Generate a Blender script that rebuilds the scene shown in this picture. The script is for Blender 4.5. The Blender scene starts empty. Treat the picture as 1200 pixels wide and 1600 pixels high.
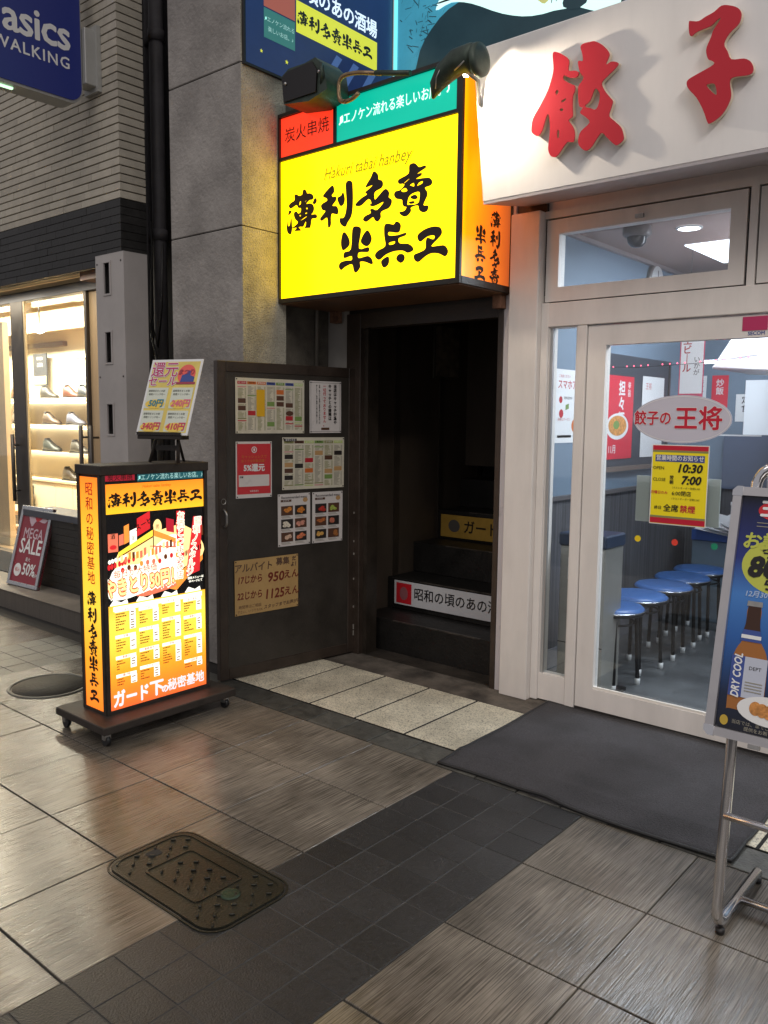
import bpy, bmesh, math, random
from mathutils import Vector, Matrix
random.seed(7)
R = math.radians
S = bpy.context.scene
col = S.collection
# ---------------------------------------------------------------- camera
YAW, PITCH, ROLL = R(-40.2435), R(6.4734), R(-0.6120)
fw = Vector((math.sin(YAW)*math.cos(PITCH), math.cos(YAW)*math.cos(PITCH), -math.sin(PITCH)))
rt0 = Vector((math.cos(YAW), -math.sin(YAW), 0)); dn0 = fw.cross(rt0)
rt = rt0*math.cos(ROLL) + dn0*math.sin(ROLL); dn = dn0*math.cos(ROLL) - rt0*math.sin(ROLL)
cd = bpy.data.cameras.new('camera'); cam = bpy.data.objects.new('camera', cd); col.objects.link(cam)
m = Matrix.Identity(4)
for i in range(3): m[i][0], m[i][1], m[i][2] = rt[i], -dn[i], -fw[i]
m[2][3] = 1.5
cam.matrix_world = m
cd.sensor_fit = 'VERTICAL'; cd.sensor_height = 36; cd.lens = 1297.28/1600*36
cd.clip_start = .05; cd.clip_end = 300
S.camera = cam
# ---------------------------------------------------------------- light of the covered arcade at night
W = bpy.data.worlds.new('World'); S.world = W; W.use_nodes = True
bg = W.node_tree.nodes['Background']; bg.inputs[0].default_value = (.93, .90, .94, 1); bg.inputs[1].default_value = .37
sd = bpy.data.lights.new('arcade_glow', 'SUN'); sd.energy = .62; sd.angle = R(50); sd.color = (1, .93, .86)
so = bpy.data.objects.new('arcade_glow', sd); so.rotation_euler = (R(42), R(16), 0); col.objects.link(so)
for x_, y_, e_ in ((1.3, 1.2, 88), (-3.6, -.6, 9)):      # arcade lamp strips above the street, out of frame
    ad = bpy.data.lights.new('arcade_lamp', 'AREA'); ad.shape = 'RECTANGLE'; ad.size = .25; ad.size_y = 1.3; ad.energy = e_; ad.color = (1, .93, .86)
    ao = bpy.data.objects.new('arcade_lamp', ad); ao.location = (x_, y_, 4.6); ao.rotation_euler = (R(12), 0, 0); col.objects.link(ao)
S.view_settings.view_transform = 'Standard'; S.view_settings.look = 'None'
S.view_settings.exposure = 0; S.view_settings.gamma = 1
S.render.engine = 'CYCLES'; S.cycles.use_denoising = True; S.cycles.max_bounces = 6
S.cycles.sample_clamp_indirect = 4
# ---------------------------------------------------------------- materials
MT = {}
def mat(name, c, rough=.6, metal=0., var=0., vs=8., bump=0., bs=60., emit=0., stretch=None, rnd=0., coat=0., ec=None, spot=None, alpha=1., streak=None):
    """procedural material: base colour broken up by noise (var at scale vs), fine relief (bump at scale bs)"""
    if name in MT: return MT[name]
    M = bpy.data.materials.new(name); M.use_nodes = True; N = M.node_tree.nodes; L = M.node_tree.links
    p = N['Principled BSDF']; c = tuple(c)+(1,)
    p.inputs['Base Color'].default_value = c; p.inputs['Roughness'].default_value = rough
    p.inputs['Metallic'].default_value = metal; p.inputs['Coat Weight'].default_value = coat
    geo = N.new('ShaderNodeNewGeometry'); src = geo.outputs['Position']
    if stretch:
        mp = N.new('ShaderNodeMapping'); mp.inputs['Scale'].default_value = stretch
        L.new(src, mp.inputs[0]); src2 = mp.outputs[0]
    else: src2 = src
    last = None
    if var:
        n1 = N.new('ShaderNodeTexNoise'); n1.inputs['Scale'].default_value = vs; n1.inputs['Detail'].default_value = 6; n1.inputs['Roughness'].default_value = .62
        L.new(src2, n1.inputs['Vector'])
        r = N.new('ShaderNodeMapRange'); r.inputs['From Min'].default_value = .3; r.inputs['From Max'].default_value = .7
        r.inputs['To Min'].default_value = 1-var; r.inputs['To Max'].default_value = 1+var*.8
        L.new(n1.outputs[0], r.inputs[0]); last = r.outputs[0]
        rr = N.new('ShaderNodeMapRange'); rr.inputs['To Min'].default_value = max(.03, rough-.12); rr.inputs['To Max'].default_value = min(1, rough+.14)
        L.new(n1.outputs[0], rr.inputs[0]); L.new(rr.outputs[0], p.inputs['Roughness'])
    if rnd:
        oi = N.new('ShaderNodeObjectInfo'); r2 = N.new('ShaderNodeMapRange')
        r2.inputs['To Min'].default_value = 1-rnd; r2.inputs['To Max'].default_value = 1+rnd
        L.new(oi.outputs['Random'], r2.inputs[0])
        if last is None: last = r2.outputs[0]
        else:
            mu = N.new('ShaderNodeMath'); mu.operation = 'MULTIPLY'; L.new(last, mu.inputs[0]); L.new(r2.outputs[0], mu.inputs[1]); last = mu.outputs[0]
    if spot:                                             # dark speckles / stains: (scale, threshold, darkness)
        v = N.new('ShaderNodeTexNoise'); v.inputs['Scale'].default_value = spot[0]; v.inputs['Detail'].default_value = 3
        L.new(src, v.inputs['Vector'])
        r3 = N.new('ShaderNodeMapRange'); r3.inputs['From Min'].default_value = spot[1]-(.12 if spot[0] < 8 else .05); r3.inputs['From Max'].default_value = spot[1]+(.12 if spot[0] < 8 else .05)
        r3.inputs['To Min'].default_value = spot[2]; r3.inputs['To Max'].default_value = 1
        L.new(v.outputs[0], r3.inputs[0])
        if last is None: last = r3.outputs[0]
        else:
            mu = N.new('ShaderNodeMath'); mu.operation = 'MULTIPLY'; L.new(last, mu.inputs[0]); L.new(r3.outputs[0], mu.inputs[1]); last = mu.outputs[0]
    if streak:                                           # fine parallel ribs: (scale vector, amount)
        mp2 = N.new('ShaderNodeMapping'); mp2.inputs['Scale'].default_value = streak[0]; L.new(src, mp2.inputs[0])
        n3 = N.new('ShaderNodeTexNoise'); n3.inputs['Scale'].default_value = 1; n3.inputs['Detail'].default_value = 3; L.new(mp2.outputs[0], n3.inputs['Vector'])
        r4 = N.new('ShaderNodeMapRange'); r4.inputs['From Min'].default_value = .36; r4.inputs['From Max'].default_value = .62; r4.inputs['To Min'].default_value = 1-streak[1]; r4.inputs['To Max'].default_value = 1+streak[1]*.6
        L.new(n3.outputs[0], r4.inputs[0]); bp_ = N.new('ShaderNodeBump'); bp_.inputs['Strength'].default_value = .35; bp_.inputs['Distance'].default_value = .004
        L.new(n3.outputs[0], bp_.inputs['Height']); L.new(bp_.outputs[0], p.inputs['Normal'])
        mu = N.new('ShaderNodeMath'); mu.operation = 'MULTIPLY'; L.new(last, mu.inputs[0]); L.new(r4.outputs[0], mu.inputs[1]); last = mu.outputs[0]
    if last is not None:
        vm = N.new('ShaderNodeVectorMath'); vm.operation = 'SCALE'; vm.inputs[0].default_value = c[:3]
        L.new(last, vm.inputs['Scale']); L.new(vm.outputs[0], p.inputs['Base Color'])
    if bump:
        n2 = N.new('ShaderNodeTexNoise'); n2.inputs['Scale'].default_value = bs; n2.inputs['Detail'].default_value = 4
        L.new(src2, n2.inputs['Vector']); b = N.new('ShaderNodeBump'); b.inputs['Strength'].default_value = bump; b.inputs['Distance'].default_value = .01
        L.new(n2.outputs[0], b.inputs['Height']); L.new(b.outputs[0], p.inputs['Normal'])
    if emit:
        p.inputs['Emission Color'].default_value = tuple(ec or c[:3])+(1,); p.inputs['Emission Strength'].default_value = emit
    MT[name] = M
    return M
def glass_mat(name, tint=(.93, .96, .97), refl=1.45):
    M = bpy.data.materials.new(name); M.use_nodes = True; N = M.node_tree.nodes; L = M.node_tree.links
    N.remove(N['Principled BSDF']); t = N.new('ShaderNodeBsdfTransparent'); t.inputs[0].default_value = tint+(1,)
    g = N.new('ShaderNodeBsdfGlossy'); g.inputs['Roughness'].default_value = .03
    lw_ = N.new('ShaderNodeLayerWeight'); lw_.inputs[0].default_value = .5; x = N.new('ShaderNodeMixShader')
    pw = N.new('ShaderNodeMath'); pw.operation = 'POWER'; pw.inputs[1].default_value = 5; L.new(lw_.outputs['Facing'], pw.inputs[0])
    f = N.new('ShaderNodeMath'); f.operation = 'MULTIPLY_ADD'; f.inputs[1].default_value = .9; f.inputs[2].default_value = .075; L.new(pw.outputs[0], f.inputs[0])
    L.new(f.outputs[0], x.inputs[0]); L.new(t.outputs[0], x.inputs[1]); L.new(g.outputs[0], x.inputs[2]); L.new(x.outputs[0], N['Material Output'].inputs[0])
    return M
GLASS = glass_mat('window_glass')
def lin(r, g, b):                                       # sRGB 0-255 -> linear
    return tuple(((v/255)/12.92 if v/255 <= .04045 else ((v/255+.055)/1.055)**2.4) for v in (r, g, b))
def print_mat(name, c, emit=0., rough=.45):
    return mat(name, c, rough, emit=emit)
def gradient_mat(name, axis, stops, emit, rough=.35):
    """glowing colour graded along one local axis: prints, and uneven lamp light painted in"""
    M = bpy.data.materials.new(name); M.use_nodes = True; N = M.node_tree.nodes; L = M.node_tree.links; p = N['Principled BSDF']
    tc = N.new('ShaderNodeTexCoord'); sx = N.new('ShaderNodeSeparateXYZ'); L.new(tc.outputs['Object'], sx.inputs[0])
    mr = N.new('ShaderNodeMapRange'); mr.inputs['From Min'].default_value = stops[0][0]; mr.inputs['From Max'].default_value = stops[-1][0]
    L.new(sx.outputs[axis], mr.inputs[0]); cr = N.new('ShaderNodeValToRGB'); L.new(mr.outputs[0], cr.inputs[0])
    a, b = stops[0][0], stops[-1][0]
    while len(cr.color_ramp.elements) < len(stops): cr.color_ramp.elements.new(.5)
    for e, (q, c) in zip(cr.color_ramp.elements, stops): e.position = (q-a)/(b-a); e.color = tuple(c)+(1,)
    L.new(cr.outputs[0], p.inputs['Base Color']); L.new(cr.outputs[0], p.inputs['Emission Color']); p.inputs['Emission Strength'].default_value = emit
    p.inputs['Roughness'].default_value = rough
    return M
# ---------------------------------------------------------------- object helpers
def tag(o, label=None, cat=None, group=None, kind=None):
    if label: o['label'] = label
    if cat: o['category'] = cat
    if group: o['group'] = group
    if kind: o['kind'] = kind
    return o
def thing(name, label, cat, loc=(0, 0, 0), rz=0, group=None, rx=0):
    o = bpy.data.objects.new(name, None); col.objects.link(o); o.empty_display_size = .1
    o.location = loc; o.rotation_euler = (rx, 0, rz); return tag(o, label, cat, group)
def link(name, me, m=None, parent=None, loc=(0, 0, 0), rot=(0, 0, 0)):
    o = bpy.data.objects.new(name, me); col.objects.link(o)
    if m is not None and not me.materials: me.materials.append(m)
    o.parent = parent; o.location = loc; o.rotation_euler = rot
    return o
def boxbm(bm, a, b):
    x0, y0, z0 = a; x1, y1, z1 = b
    v = [bm.verts.new(p) for p in ((x0,y0,z0),(x1,y0,z0),(x1,y1,z0),(x0,y1,z0),(x0,y0,z1),(x1,y0,z1),(x1,y1,z1),(x0,y1,z1))]
    for f in ((3,2,1,0),(4,5,6,7),(0,1,5,4),(1,2,6,5),(2,3,7,6),(3,0,4,7)): bm.faces.new([v[i] for i in f])
def mesh(bm, name, bevel=0, smooth=False):
    if bevel: bmesh.ops.bevel(bm, geom=list(bm.edges), offset=bevel, segments=1, affect='EDGES', clamp_overlap=True)
    bmesh.ops.recalc_face_normals(bm, faces=bm.faces)
    me = bpy.data.meshes.new(name); bm.to_mesh(me); bm.free()
    if smooth:
        for p in me.polygons: p.use_smooth = True
    return me
def box(name, a, b, m, parent=None, bevel=0, loc=(0, 0, 0), rot=(0, 0, 0)):
    bm = bmesh.new(); boxbm(bm, tuple(min(p, q) for p, q in zip(a, b)), tuple(max(p, q) for p, q in zip(a, b)))
    return link(name, mesh(bm, name, bevel), m, parent, loc, rot)
def boxes(name, L, m, parent=None, bevel=0):
    bm = bmesh.new()
    for a, b in L: boxbm(bm, a, b)
    return link(name, mesh(bm, name, bevel), m, parent)
def tube(name, pts, r, m, parent=None, n=10, loc=(0, 0, 0), caps=True, closed=False):
    pts = [Vector(p) for p in pts]; bm = bmesh.new(); rings = []; up = None
    rr = r if isinstance(r, (list, tuple)) else [r]*len(pts)
    for i, p in enumerate(pts):
        if closed: d = (pts[(i+1) % len(pts)]-pts[i-1]).normalized()
        else: d = ((pts[i+1] if i < len(pts)-1 else p)-(pts[i-1] if i else p)).normalized()
        if up is None: up = Vector((0, 0, 1)) if abs(d.z) < .9 else Vector((1, 0, 0))
        s = d.cross(up).normalized(); up = s.cross(d).normalized()
        rings.append([bm.verts.new(p+(s*math.cos(a)+up*math.sin(a))*rr[i]) for a in [2*math.pi*k/n for k in range(n)]])
    for i in range(len(rings)-(0 if closed else 1)):
        A, B = rings[i], rings[(i+1) % len(rings)]
        for k in range(n): bm.faces.new((A[k], A[(k+1) % n], B[(k+1) % n], B[k]))
    if caps and not closed: bm.faces.new(rings[0]); bm.faces.new(rings[-1])
    me = mesh(bm, name)
    for p in me.polygons: p.use_smooth = len(p.vertices) == 4
    return link(name, me, m, parent, loc)
def arc(pts, rad, n=5):
    """round the corners of a polyline"""
    P = [Vector(p) for p in pts]; out = [P[0]]
    for i in range(1, len(P)-1):
        a = (P[i-1]-P[i]).normalized()*rad; b = (P[i+1]-P[i]).normalized()*rad
        for k in range(n+1):
            t = k/n; out.append(P[i]+a*(1-t)**2+b*t**2)
    return out+[P[-1]]
def lathe(name, prof, m, parent=None, n=24, loc=(0, 0, 0), rot=(0, 0, 0), smooth=True):
    bm = bmesh.new(); rings = []
    for r, z in prof:
        rings.append([bm.verts.new((r*math.cos(2*math.pi*k/n), r*math.sin(2*math.pi*k/n), z)) for k in range(n)] if r > 1e-5 else [bm.verts.new((0, 0, z))])
    for A, B in zip(rings, rings[1:]):
        for k in range(n):
            q = (k+1) % n
            if len(A) == 1 and len(B) == 1: continue
            if len(A) == 1: bm.faces.new((A[0], B[q], B[k]))
            elif len(B) == 1: bm.faces.new((A[k], A[q], B[0]))
            else: bm.faces.new((A[k], A[q], B[q], B[k]))
    return link(name, mesh(bm, name, smooth=smooth), m, parent, loc, rot)
def smoothpoly(p, n=3):
    out = []; L = len(p)
    for i in range(L):
        a, b, c, d = p[i-1], p[i], p[(i+1) % L], p[(i+2) % L]
        for k in range(n):
            t = k/n
            out.append(tuple(.5*(2*b[j]+(c[j]-a[j])*t+(2*a[j]-5*b[j]+4*c[j]-d[j])*t*t+(3*b[j]-a[j]-3*c[j]+d[j])*t**3) for j in (0, 1)))
    return out
RX = Matrix.Rotation(math.pi/2, 4, 'X')
def shape(name, polys, m, parent=None, y=0, depth=0, sm=True, loc=(0, 0, 0), s=1, rot=(0, 0, 0)):
    """filled outlines (holes by nesting) standing in the local XZ plane, facing -Y; depth = extrusion"""
    c = bpy.data.curves.new(name, 'CURVE'); c.dimensions = '2D'; c.fill_mode = 'BOTH'; c.extrude = depth/2
    for p in polys:
        q = smoothpoly(p) if sm else p
        sp = c.splines.new('POLY'); sp.points.add(len(q)-1); sp.use_cyclic_u = True
        for k, (x, z) in enumerate(q): sp.points[k].co = (x*s, z*s, 0, 1)
    o = bpy.data.objects.new('tmp', c); me = bpy.data.meshes.new_from_object(o)
    bpy.data.objects.remove(o); bpy.data.curves.remove(c); me.name = name
    me.transform(Matrix.Translation((0, y, 0)) @ RX); me.materials.clear()
    return link(name, me, m, parent, loc, rot)
def text(s, x, z, size, m, parent, y=-.0015, bold=0, align='CENTER', shear=0, sx=1., name='lettering', vert=False, gap=1., rot=0, ital=0):
    b_ = max(0, bold); c = bpy.data.curves.new('t', 'FONT'); c.size = size; c.shear = shear; c.resolution_u = 2
    c.align_x = align; c.align_y = 'CENTER'; c.space_character = 1 if vert else gap
    if vert: s = '\n'.join({'ー': '｜'}.get(ch, ch) for ch in s); c.space_line = gap; c.align_y = 'TOP'
    c.body = s
    o = bpy.data.objects.new('tmp', c); me = bpy.data.meshes.new_from_object(o)
    bpy.data.objects.remove(o); bpy.data.curves.remove(c); me.name = name
    if b_:                                              # heavier weight: the outline thickened by shifted copies
        bm = bmesh.new(); bm.from_mesh(me); src = bm.verts[:] + bm.edges[:] + bm.faces[:]; n_ = 6 if b_ > .0011 else 3
        for k in range(n_):
            r_ = bmesh.ops.duplicate(bm, geom=src); a_ = 2*math.pi*k/n_+.3
            bmesh.ops.translate(bm, vec=(b_*math.cos(a_), b_*math.sin(a_), .00002*(k+1)), verts=[e for e in r_['geom'] if isinstance(e, bmesh.types.BMVert)])
        bm.to_mesh(me); bm.free()
    me.transform(Matrix.Translation((x, y, z)) @ RX @ Matrix.Rotation(rot, 4, 'Z') @ Matrix.Diagonal((sx, 1, 1, 1))); me.materials.clear()
    return link(name, me, m, parent)
def sheet(name, x0, x1, z0, z1, m, parent, y=-.001, t=.0006):
    return box(name, (x0, y-t, z0), (x1, y, z1), m, parent)
def ell(cx, cz, rx, rz, n=28): return [(cx+rx*math.cos(2*math.pi*k/n), cz+rz*math.sin(2*math.pi*k/n)) for k in range(n)]
GLYPH={
 '薄':[[(40,479),(93,500),(150,455),(178,398),(267,386),(348,342),(380,281),(340,245),(247,245),(146,172),(259,168),(360,123),(396,34),(360,-42),(299,-83),(441,-95),(493,-140),(461,-176),(332,-172),(299,-285),(259,-394),(198,-467),(125,-499),(32,-431),(-117,-301),(-222,-358),(-275,-358),(-315,-293),(-243,-269),(-117,-192),(-210,-103),(-251,-10),(-231,51),(-158,47),(-109,-2),(-32,22),(-20,111),(-105,131),(-166,204),(-328,156),(-392,168),(-417,229),(-348,273),(-231,313),(-231,427),(-158,427),(-85,386),(20,398)],[(-53,265),(-16,257),(-32,196),(-85,180)],[(105,233),(178,265),(166,245),(113,220)],[(146,95),(198,87),(186,51),(150,59)],[(125,-14),(178,-10),(166,-42),(117,-42)],[(-69,-38),(-20,-38),(-28,-71),(-65,-67)],[(-32,-156),(154,-91),(154,-119),(-12,-168)],[(-73,-289),(8,-301),(61,-297),(133,-200),(146,-265),(97,-342),(8,-326)],[(380,204),(421,253),(473,233),(473,168),(413,135),(364,160)],[(-400,111),(-332,79),(-368,42),(-437,14),(-429,71)],[(-493,-176),(-481,-91),(-457,-224),(-392,-220),(-344,-55),(-324,-200),(-315,-301),(-348,-411),(-392,-419),(-457,-374),(-489,-293)]],
 '利':[[(-417,292),(-147,462),(-77,388),(-85,309),(-147,263),(-114,213),(-19,205),(-15,131),(-114,48),(-114,15),(6,-10),(56,-102),(44,-172),(-15,-172),(-135,-139),(-172,-222),(-176,-392),(-255,-425),(-284,-209),(-437,-251),(-500,-234),(-495,-184),(-338,-60),(-437,-15),(-483,77),(-417,122),(-288,160),(-317,226)],[(201,267),(251,131),(230,23),(151,-19),(85,31),(35,164),(143,201)],[(284,412),(313,470),(392,483),(470,437),(487,338),(499,93),(483,-180),(437,-309),(350,-396),(284,-483),(184,-446),(114,-375),(114,-284),(213,-292),(280,-205),(317,-19),(296,259)]],
 '多':[[(32,500),(122,417),(134,326),(225,290),(257,219),(217,152),(36,93),(39,-57),(118,-18),(288,97),(367,89),(426,14),(411,-69),(490,-128),(482,-215),(411,-278),(253,-306),(201,-349),(205,-436),(126,-500),(51,-460),(0,-393),(-111,-436),(-193,-460),(-276,-409),(-217,-349),(-63,-310),(-83,-239),(-12,-235),(111,-274),(292,-132),(91,-168),(-12,-176),(-95,-140),(-43,-113),(-126,-10),(-324,-109),(-450,-105),(-490,-65),(-324,30),(-170,81),(-221,132),(-150,164),(-8,247),(-190,231),(-201,263),(-79,393),(-20,484)]],
 '賣':[[(-97,475),(-4,500),(73,467),(153,395),(294,403),(322,363),(230,330),(89,274),(209,274),(209,234),(117,205),(81,177),(363,157),(455,113),(487,48),(439,0),(302,-20),(359,-109),(363,-193),(270,-354),(395,-387),(375,-471),(282,-491),(177,-435),(137,-334),(-44,-350),(-44,-423),(-121,-491),(-218,-500),(-318,-443),(-338,-403),(-218,-399),(-153,-326),(-222,-302),(-262,-246),(-278,-161),(-423,-117),(-487,-40),(-455,24),(-346,28),(-230,97),(-230,149),(-346,161),(-391,213),(-346,254),(-117,318)],[(-238,157),(-105,222),(-97,205),(-218,145)],[(-81,93),(24,121),(36,44),(-32,60)],[(101,40),(157,105),(250,117),(242,68),(141,44)],[(-314,24),(-197,60),(-137,-12),(-246,-24)],[(-68,-105),(36,-73),(169,-77),(181,-181),(153,-286),(52,-314),(-77,-298),(-141,-286),(-125,-177)],[(-48,-137),(64,-125),(125,-185),(48,-205),(-40,-169)],[(-97,-242),(28,-242),(40,-274),(-44,-278)]],
 '半':[[(-434,246),(-389,393),(-311,393),(-205,258),(-188,127),(-295,53),(-385,37),(-430,123)],[(344,360),(454,209),(434,94),(319,33),(156,139),(213,270)],[(-98,438),(4,487),(131,442),(147,344),(94,8),(364,4),(389,-70),(336,-90),(94,-70),(86,-197),(336,-180),(454,-237),(500,-340),(454,-356),(278,-287),(127,-274),(139,-385),(29,-487),(-45,-450),(-106,-295),(-319,-336),(-430,-389),(-499,-319),(-459,-233),(-291,-209),(-115,-217),(-123,-119),(-323,-143),(-360,-90),(-323,-20),(-139,25)]],
 '兵':[[(-255,385),(-176,424),(-14,381),(53,432),(160,377),(168,286),(109,215),(-116,259),(-160,223),(-116,176),(97,160),(310,180),(294,132),(124,101),(148,-6),(361,-41),(480,-116),(500,-180),(365,-211),(235,-152),(-6,-140),(-219,-184),(-369,-263),(-468,-227),(-500,-152),(-413,-81),(-223,-14),(-251,184)],[(-124,45),(26,57),(26,10),(-34,-10),(-124,-2)],[(-330,-302),(-164,-231),(-124,-286),(-148,-393),(-270,-432)],[(116,-227),(207,-223),(274,-259),(278,-342),(184,-389),(73,-306)]],
 'ヱ':[[(-399,243),(-216,339),(24,377),(235,343),(312,257),(283,142),(5,-65),(245,-84),(408,-103),(499,-209),(490,-300),(413,-343),(250,-262),(38,-228),(-144,-271),(-327,-372),(-418,-377),(-500,-305),(-500,-209),(-331,-171),(-163,-108),(-149,60),(-106,142),(62,79),(120,142),(58,185),(-120,171),(-303,84),(-384,132)]],
}
GPOS={'薄': (-3.491, 2.641, 0.247), '利': (-3.221, 2.638, 0.241), '多': (-2.956, 2.643, 0.253), '賣': (-2.693, 2.641, 0.248), '半': (-3.078, 2.392, 0.244), '兵': (-2.813, 2.388, 0.253), 'ヱ': (-2.574, 2.362, 0.208)}
BOARDG={
 '餃':[[(0.424,0.526),(0.429,0.541),(0.445,0.537),(0.465,0.525),(0.499,0.494),(0.495,0.455),(0.525,0.446),(0.542,0.434),(0.532,0.419),(0.5,0.424),(0.476,0.439),(0.468,0.434),(0.472,0.422),(0.499,0.402),(0.522,0.387),(0.519,0.365),(0.511,0.351),(0.507,0.314),(0.507,0.28),(0.503,0.269),(0.486,0.259),(0.503,0.233),(0.512,0.207),(0.506,0.17),(0.476,0.174),(0.446,0.147),(0.42,0.125),(0.395,0.132),(0.383,0.155),(0.384,0.18),(0.394,0.234),(0.395,0.276),(0.389,0.305),(0.376,0.287),(0.359,0.248),(0.336,0.226),(0.311,0.24),(0.303,0.259),(0.315,0.303),(0.351,0.344),(0.392,0.397),(0.415,0.443),(0.425,0.478)],[(0.429,0.382),(0.437,0.391),(0.445,0.382),(0.436,0.372)],[(0.456,0.344),(0.478,0.349),(0.472,0.34),(0.457,0.337)],[(0.448,0.313),(0.462,0.312),(0.46,0.304),(0.449,0.304)],[(0.429,0.227),(0.437,0.231),(0.438,0.204),(0.428,0.201)],[(0.554,0.529),(0.568,0.539),(0.599,0.538),(0.62,0.534),(0.648,0.515),(0.673,0.487),(0.68,0.466),(0.664,0.436),(0.69,0.441),(0.718,0.428),(0.704,0.411),(0.67,0.391),(0.643,0.371),(0.653,0.342),(0.675,0.311),(0.689,0.291),(0.681,0.267),(0.671,0.239),(0.694,0.214),(0.72,0.186),(0.73,0.158),(0.73,0.134),(0.707,0.12),(0.692,0.123),(0.662,0.154),(0.638,0.179),(0.62,0.169),(0.591,0.137),(0.567,0.123),(0.547,0.132),(0.528,0.156),(0.529,0.18),(0.542,0.205),(0.583,0.231),(0.564,0.258),(0.541,0.278),(0.554,0.296),(0.539,0.304),(0.535,0.342),(0.538,0.381),(0.554,0.398),(0.563,0.412),(0.548,0.432),(0.54,0.471),(0.546,0.479),(0.562,0.475),(0.561,0.502)],[(0.564,0.299),(0.59,0.316),(0.611,0.355),(0.626,0.346),(0.633,0.323),(0.624,0.289),(0.61,0.276),(0.589,0.286)]],
 '子':[[(1.007,0.502),(1.018,0.502),(1.044,0.495),(1.07,0.503),(1.1,0.51),(1.129,0.524),(1.158,0.517),(1.187,0.501),(1.2,0.48),(1.197,0.456),(1.185,0.441),(1.158,0.423),(1.138,0.393),(1.15,0.365),(1.165,0.333),(1.211,0.324),(1.234,0.308),(1.244,0.284),(1.24,0.268),(1.223,0.264),(1.188,0.268),(1.165,0.267),(1.159,0.251),(1.164,0.214),(1.159,0.189),(1.141,0.159),(1.117,0.138),(1.084,0.125),(1.074,0.135),(1.059,0.179),(1.034,0.228),(1.003,0.267),(0.996,0.289),(1.004,0.301),(1.038,0.312),(1.099,0.33),(1.093,0.345),(1.08,0.353),(1.072,0.379),(1.075,0.4),(1.09,0.427),(1.099,0.449),(1.126,0.481),(1.114,0.481),(1.09,0.466),(1.039,0.46),(1.017,0.45),(1.008,0.462)],[(1.072,0.264),(1.084,0.267),(1.104,0.26),(1.111,0.228),(1.105,0.224),(1.084,0.246)]],
}

def glyph(ch, x, z, size, m, parent, y=-.002, sx=1., b=.007):
    o = shape('lettering', [[(a/999*sx, b/999) for a, b in p] for p in GLYPH[ch]], m, parent, y=y, loc=(x, 0, z), s=size)
    me = o.data; bm = bmesh.new(); bm.from_mesh(me); src = bm.verts[:] + bm.edges[:] + bm.faces[:]
    for k in range(6):                                  # the loaded brush: strokes thickened a little
        r_ = bmesh.ops.duplicate(bm, geom=src); a_ = math.pi*k/3
        bmesh.ops.translate(bm, vec=(b*size*math.cos(a_), -.00003*(k+1), b*size*math.sin(a_)), verts=[e for e in r_['geom'] if isinstance(e, bmesh.types.BMVert)])
    bm.to_mesh(me); bm.free(); return o
NAME = '薄利多賣半兵ヱ'
# ================================================================= GROUND
joint = mat('joint_dirt', (.028, .026, .024), .9, var=.3, vs=20)
g = box('ground', (-30, -12, -.15), (14, 20, -.006), joint); tag(g, kind='structure')
pave = thing('pavement', None, None); pave['kind'] = 'structure'
TILE = mat('ribbed_porcelain', (.21, .182, .148), .19, var=.40, vs=2.8, rnd=.20, spot=(1.6, .48, .58), streak=((270, 5, 1), .50))
bm = bmesh.new(); boxbm(bm, (.002, .002, -.02), (.4395, .4395, 0)); tile_me = mesh(bm, 'floor_tile', .0015); tile_me.materials.append(TILE)
YT = [2.80-.4445*(k+1) for k in range(6)]
for x0, n, w in ((-1.362, 7, .4415), (-4.68, 6, .4525), (-9.25, 9, .4422)):
    for i in range(n):
        for y in YT:
            o = link('floor_tile', tile_me, None, pave, (x0+i*w, y, random.uniform(-.0006, .0006))); o.scale = (w/.4415, 1, 1)
PAVER = mat('charcoal_paver', (.025, .025, .026), .42, var=.4, vs=60, bump=.35, bs=160, rnd=.2, spot=(3, .42, 1.45))
bm = bmesh.new(); boxbm(bm, (.0018, .0018, -.02), (.1485, .1462, 0)); pv = mesh(bm, 'paver', .0012); pv.materials.append(PAVER)
for x0 in (-1.965, -5.27):
    for i in range(4):
        for k in range(18):
            o = link('paver', pv, None, pave, (x0+i*.1503, 2.80-.1482*(k+1), random.uniform(-.0007, .0005)))
MORT = mat('mortar', (.075, .07, .063), .9, var=.3, vs=12)
for x0 in (-1.965, -5.27): box('mortar_bed', (x0, .13, -.02), (x0+.6005, 2.80, -.0022), MORT, pave)
CURB = mat('dark_granite', (.075, .074, .065), .5, var=.5, vs=18, bump=.4, bs=90, rnd=.35)
bm = bmesh.new(); boxbm(bm, (.002, .003, -.02), (.196, .172, .001)); kb = mesh(bm, 'kerb_stone', .002); kb.materials.append(CURB)
for i in range(26): link('kerb_stone', kb, None, pave, (-4.66+i*.2, 2.802, random.uniform(-.0015, .001)))
INK0 = mat('black_grout', (.012, .011, .010), .9)
GRAN = mat('cream_granite', (.74, .68, .53), .42, var=.30, vs=4, bump=.25, bs=150, rnd=.10, spot=(150, .43, .4))
bm = bmesh.new(); boxbm(bm, (.005, .005, -.02), (.3145, .625, .004)); sl = mesh(bm, 'granite_slab', .003); sl.materials.append(GRAN)
box('grout_bed', (-3.66, 2.98, -.02), (.18, 3.605, .0022), INK0, pave)
for i in range(12): link('granite_slab', sl, None, pave, (-3.665+i*.3205, 2.978, 0))
CEM = mat('cement', (.13, .11, .09), .8, var=.5, vs=7, bump=.5, bs=60, spot=(6, .45, .5))
box('threshold', (-3.66, 3.612, -.05), (-.2, 3.86, .002), CEM, pave)
DARKF = mat('stair_floor', (.035, .028, .022), .6, var=.6, vs=6, bump=.4, bs=40)
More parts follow.
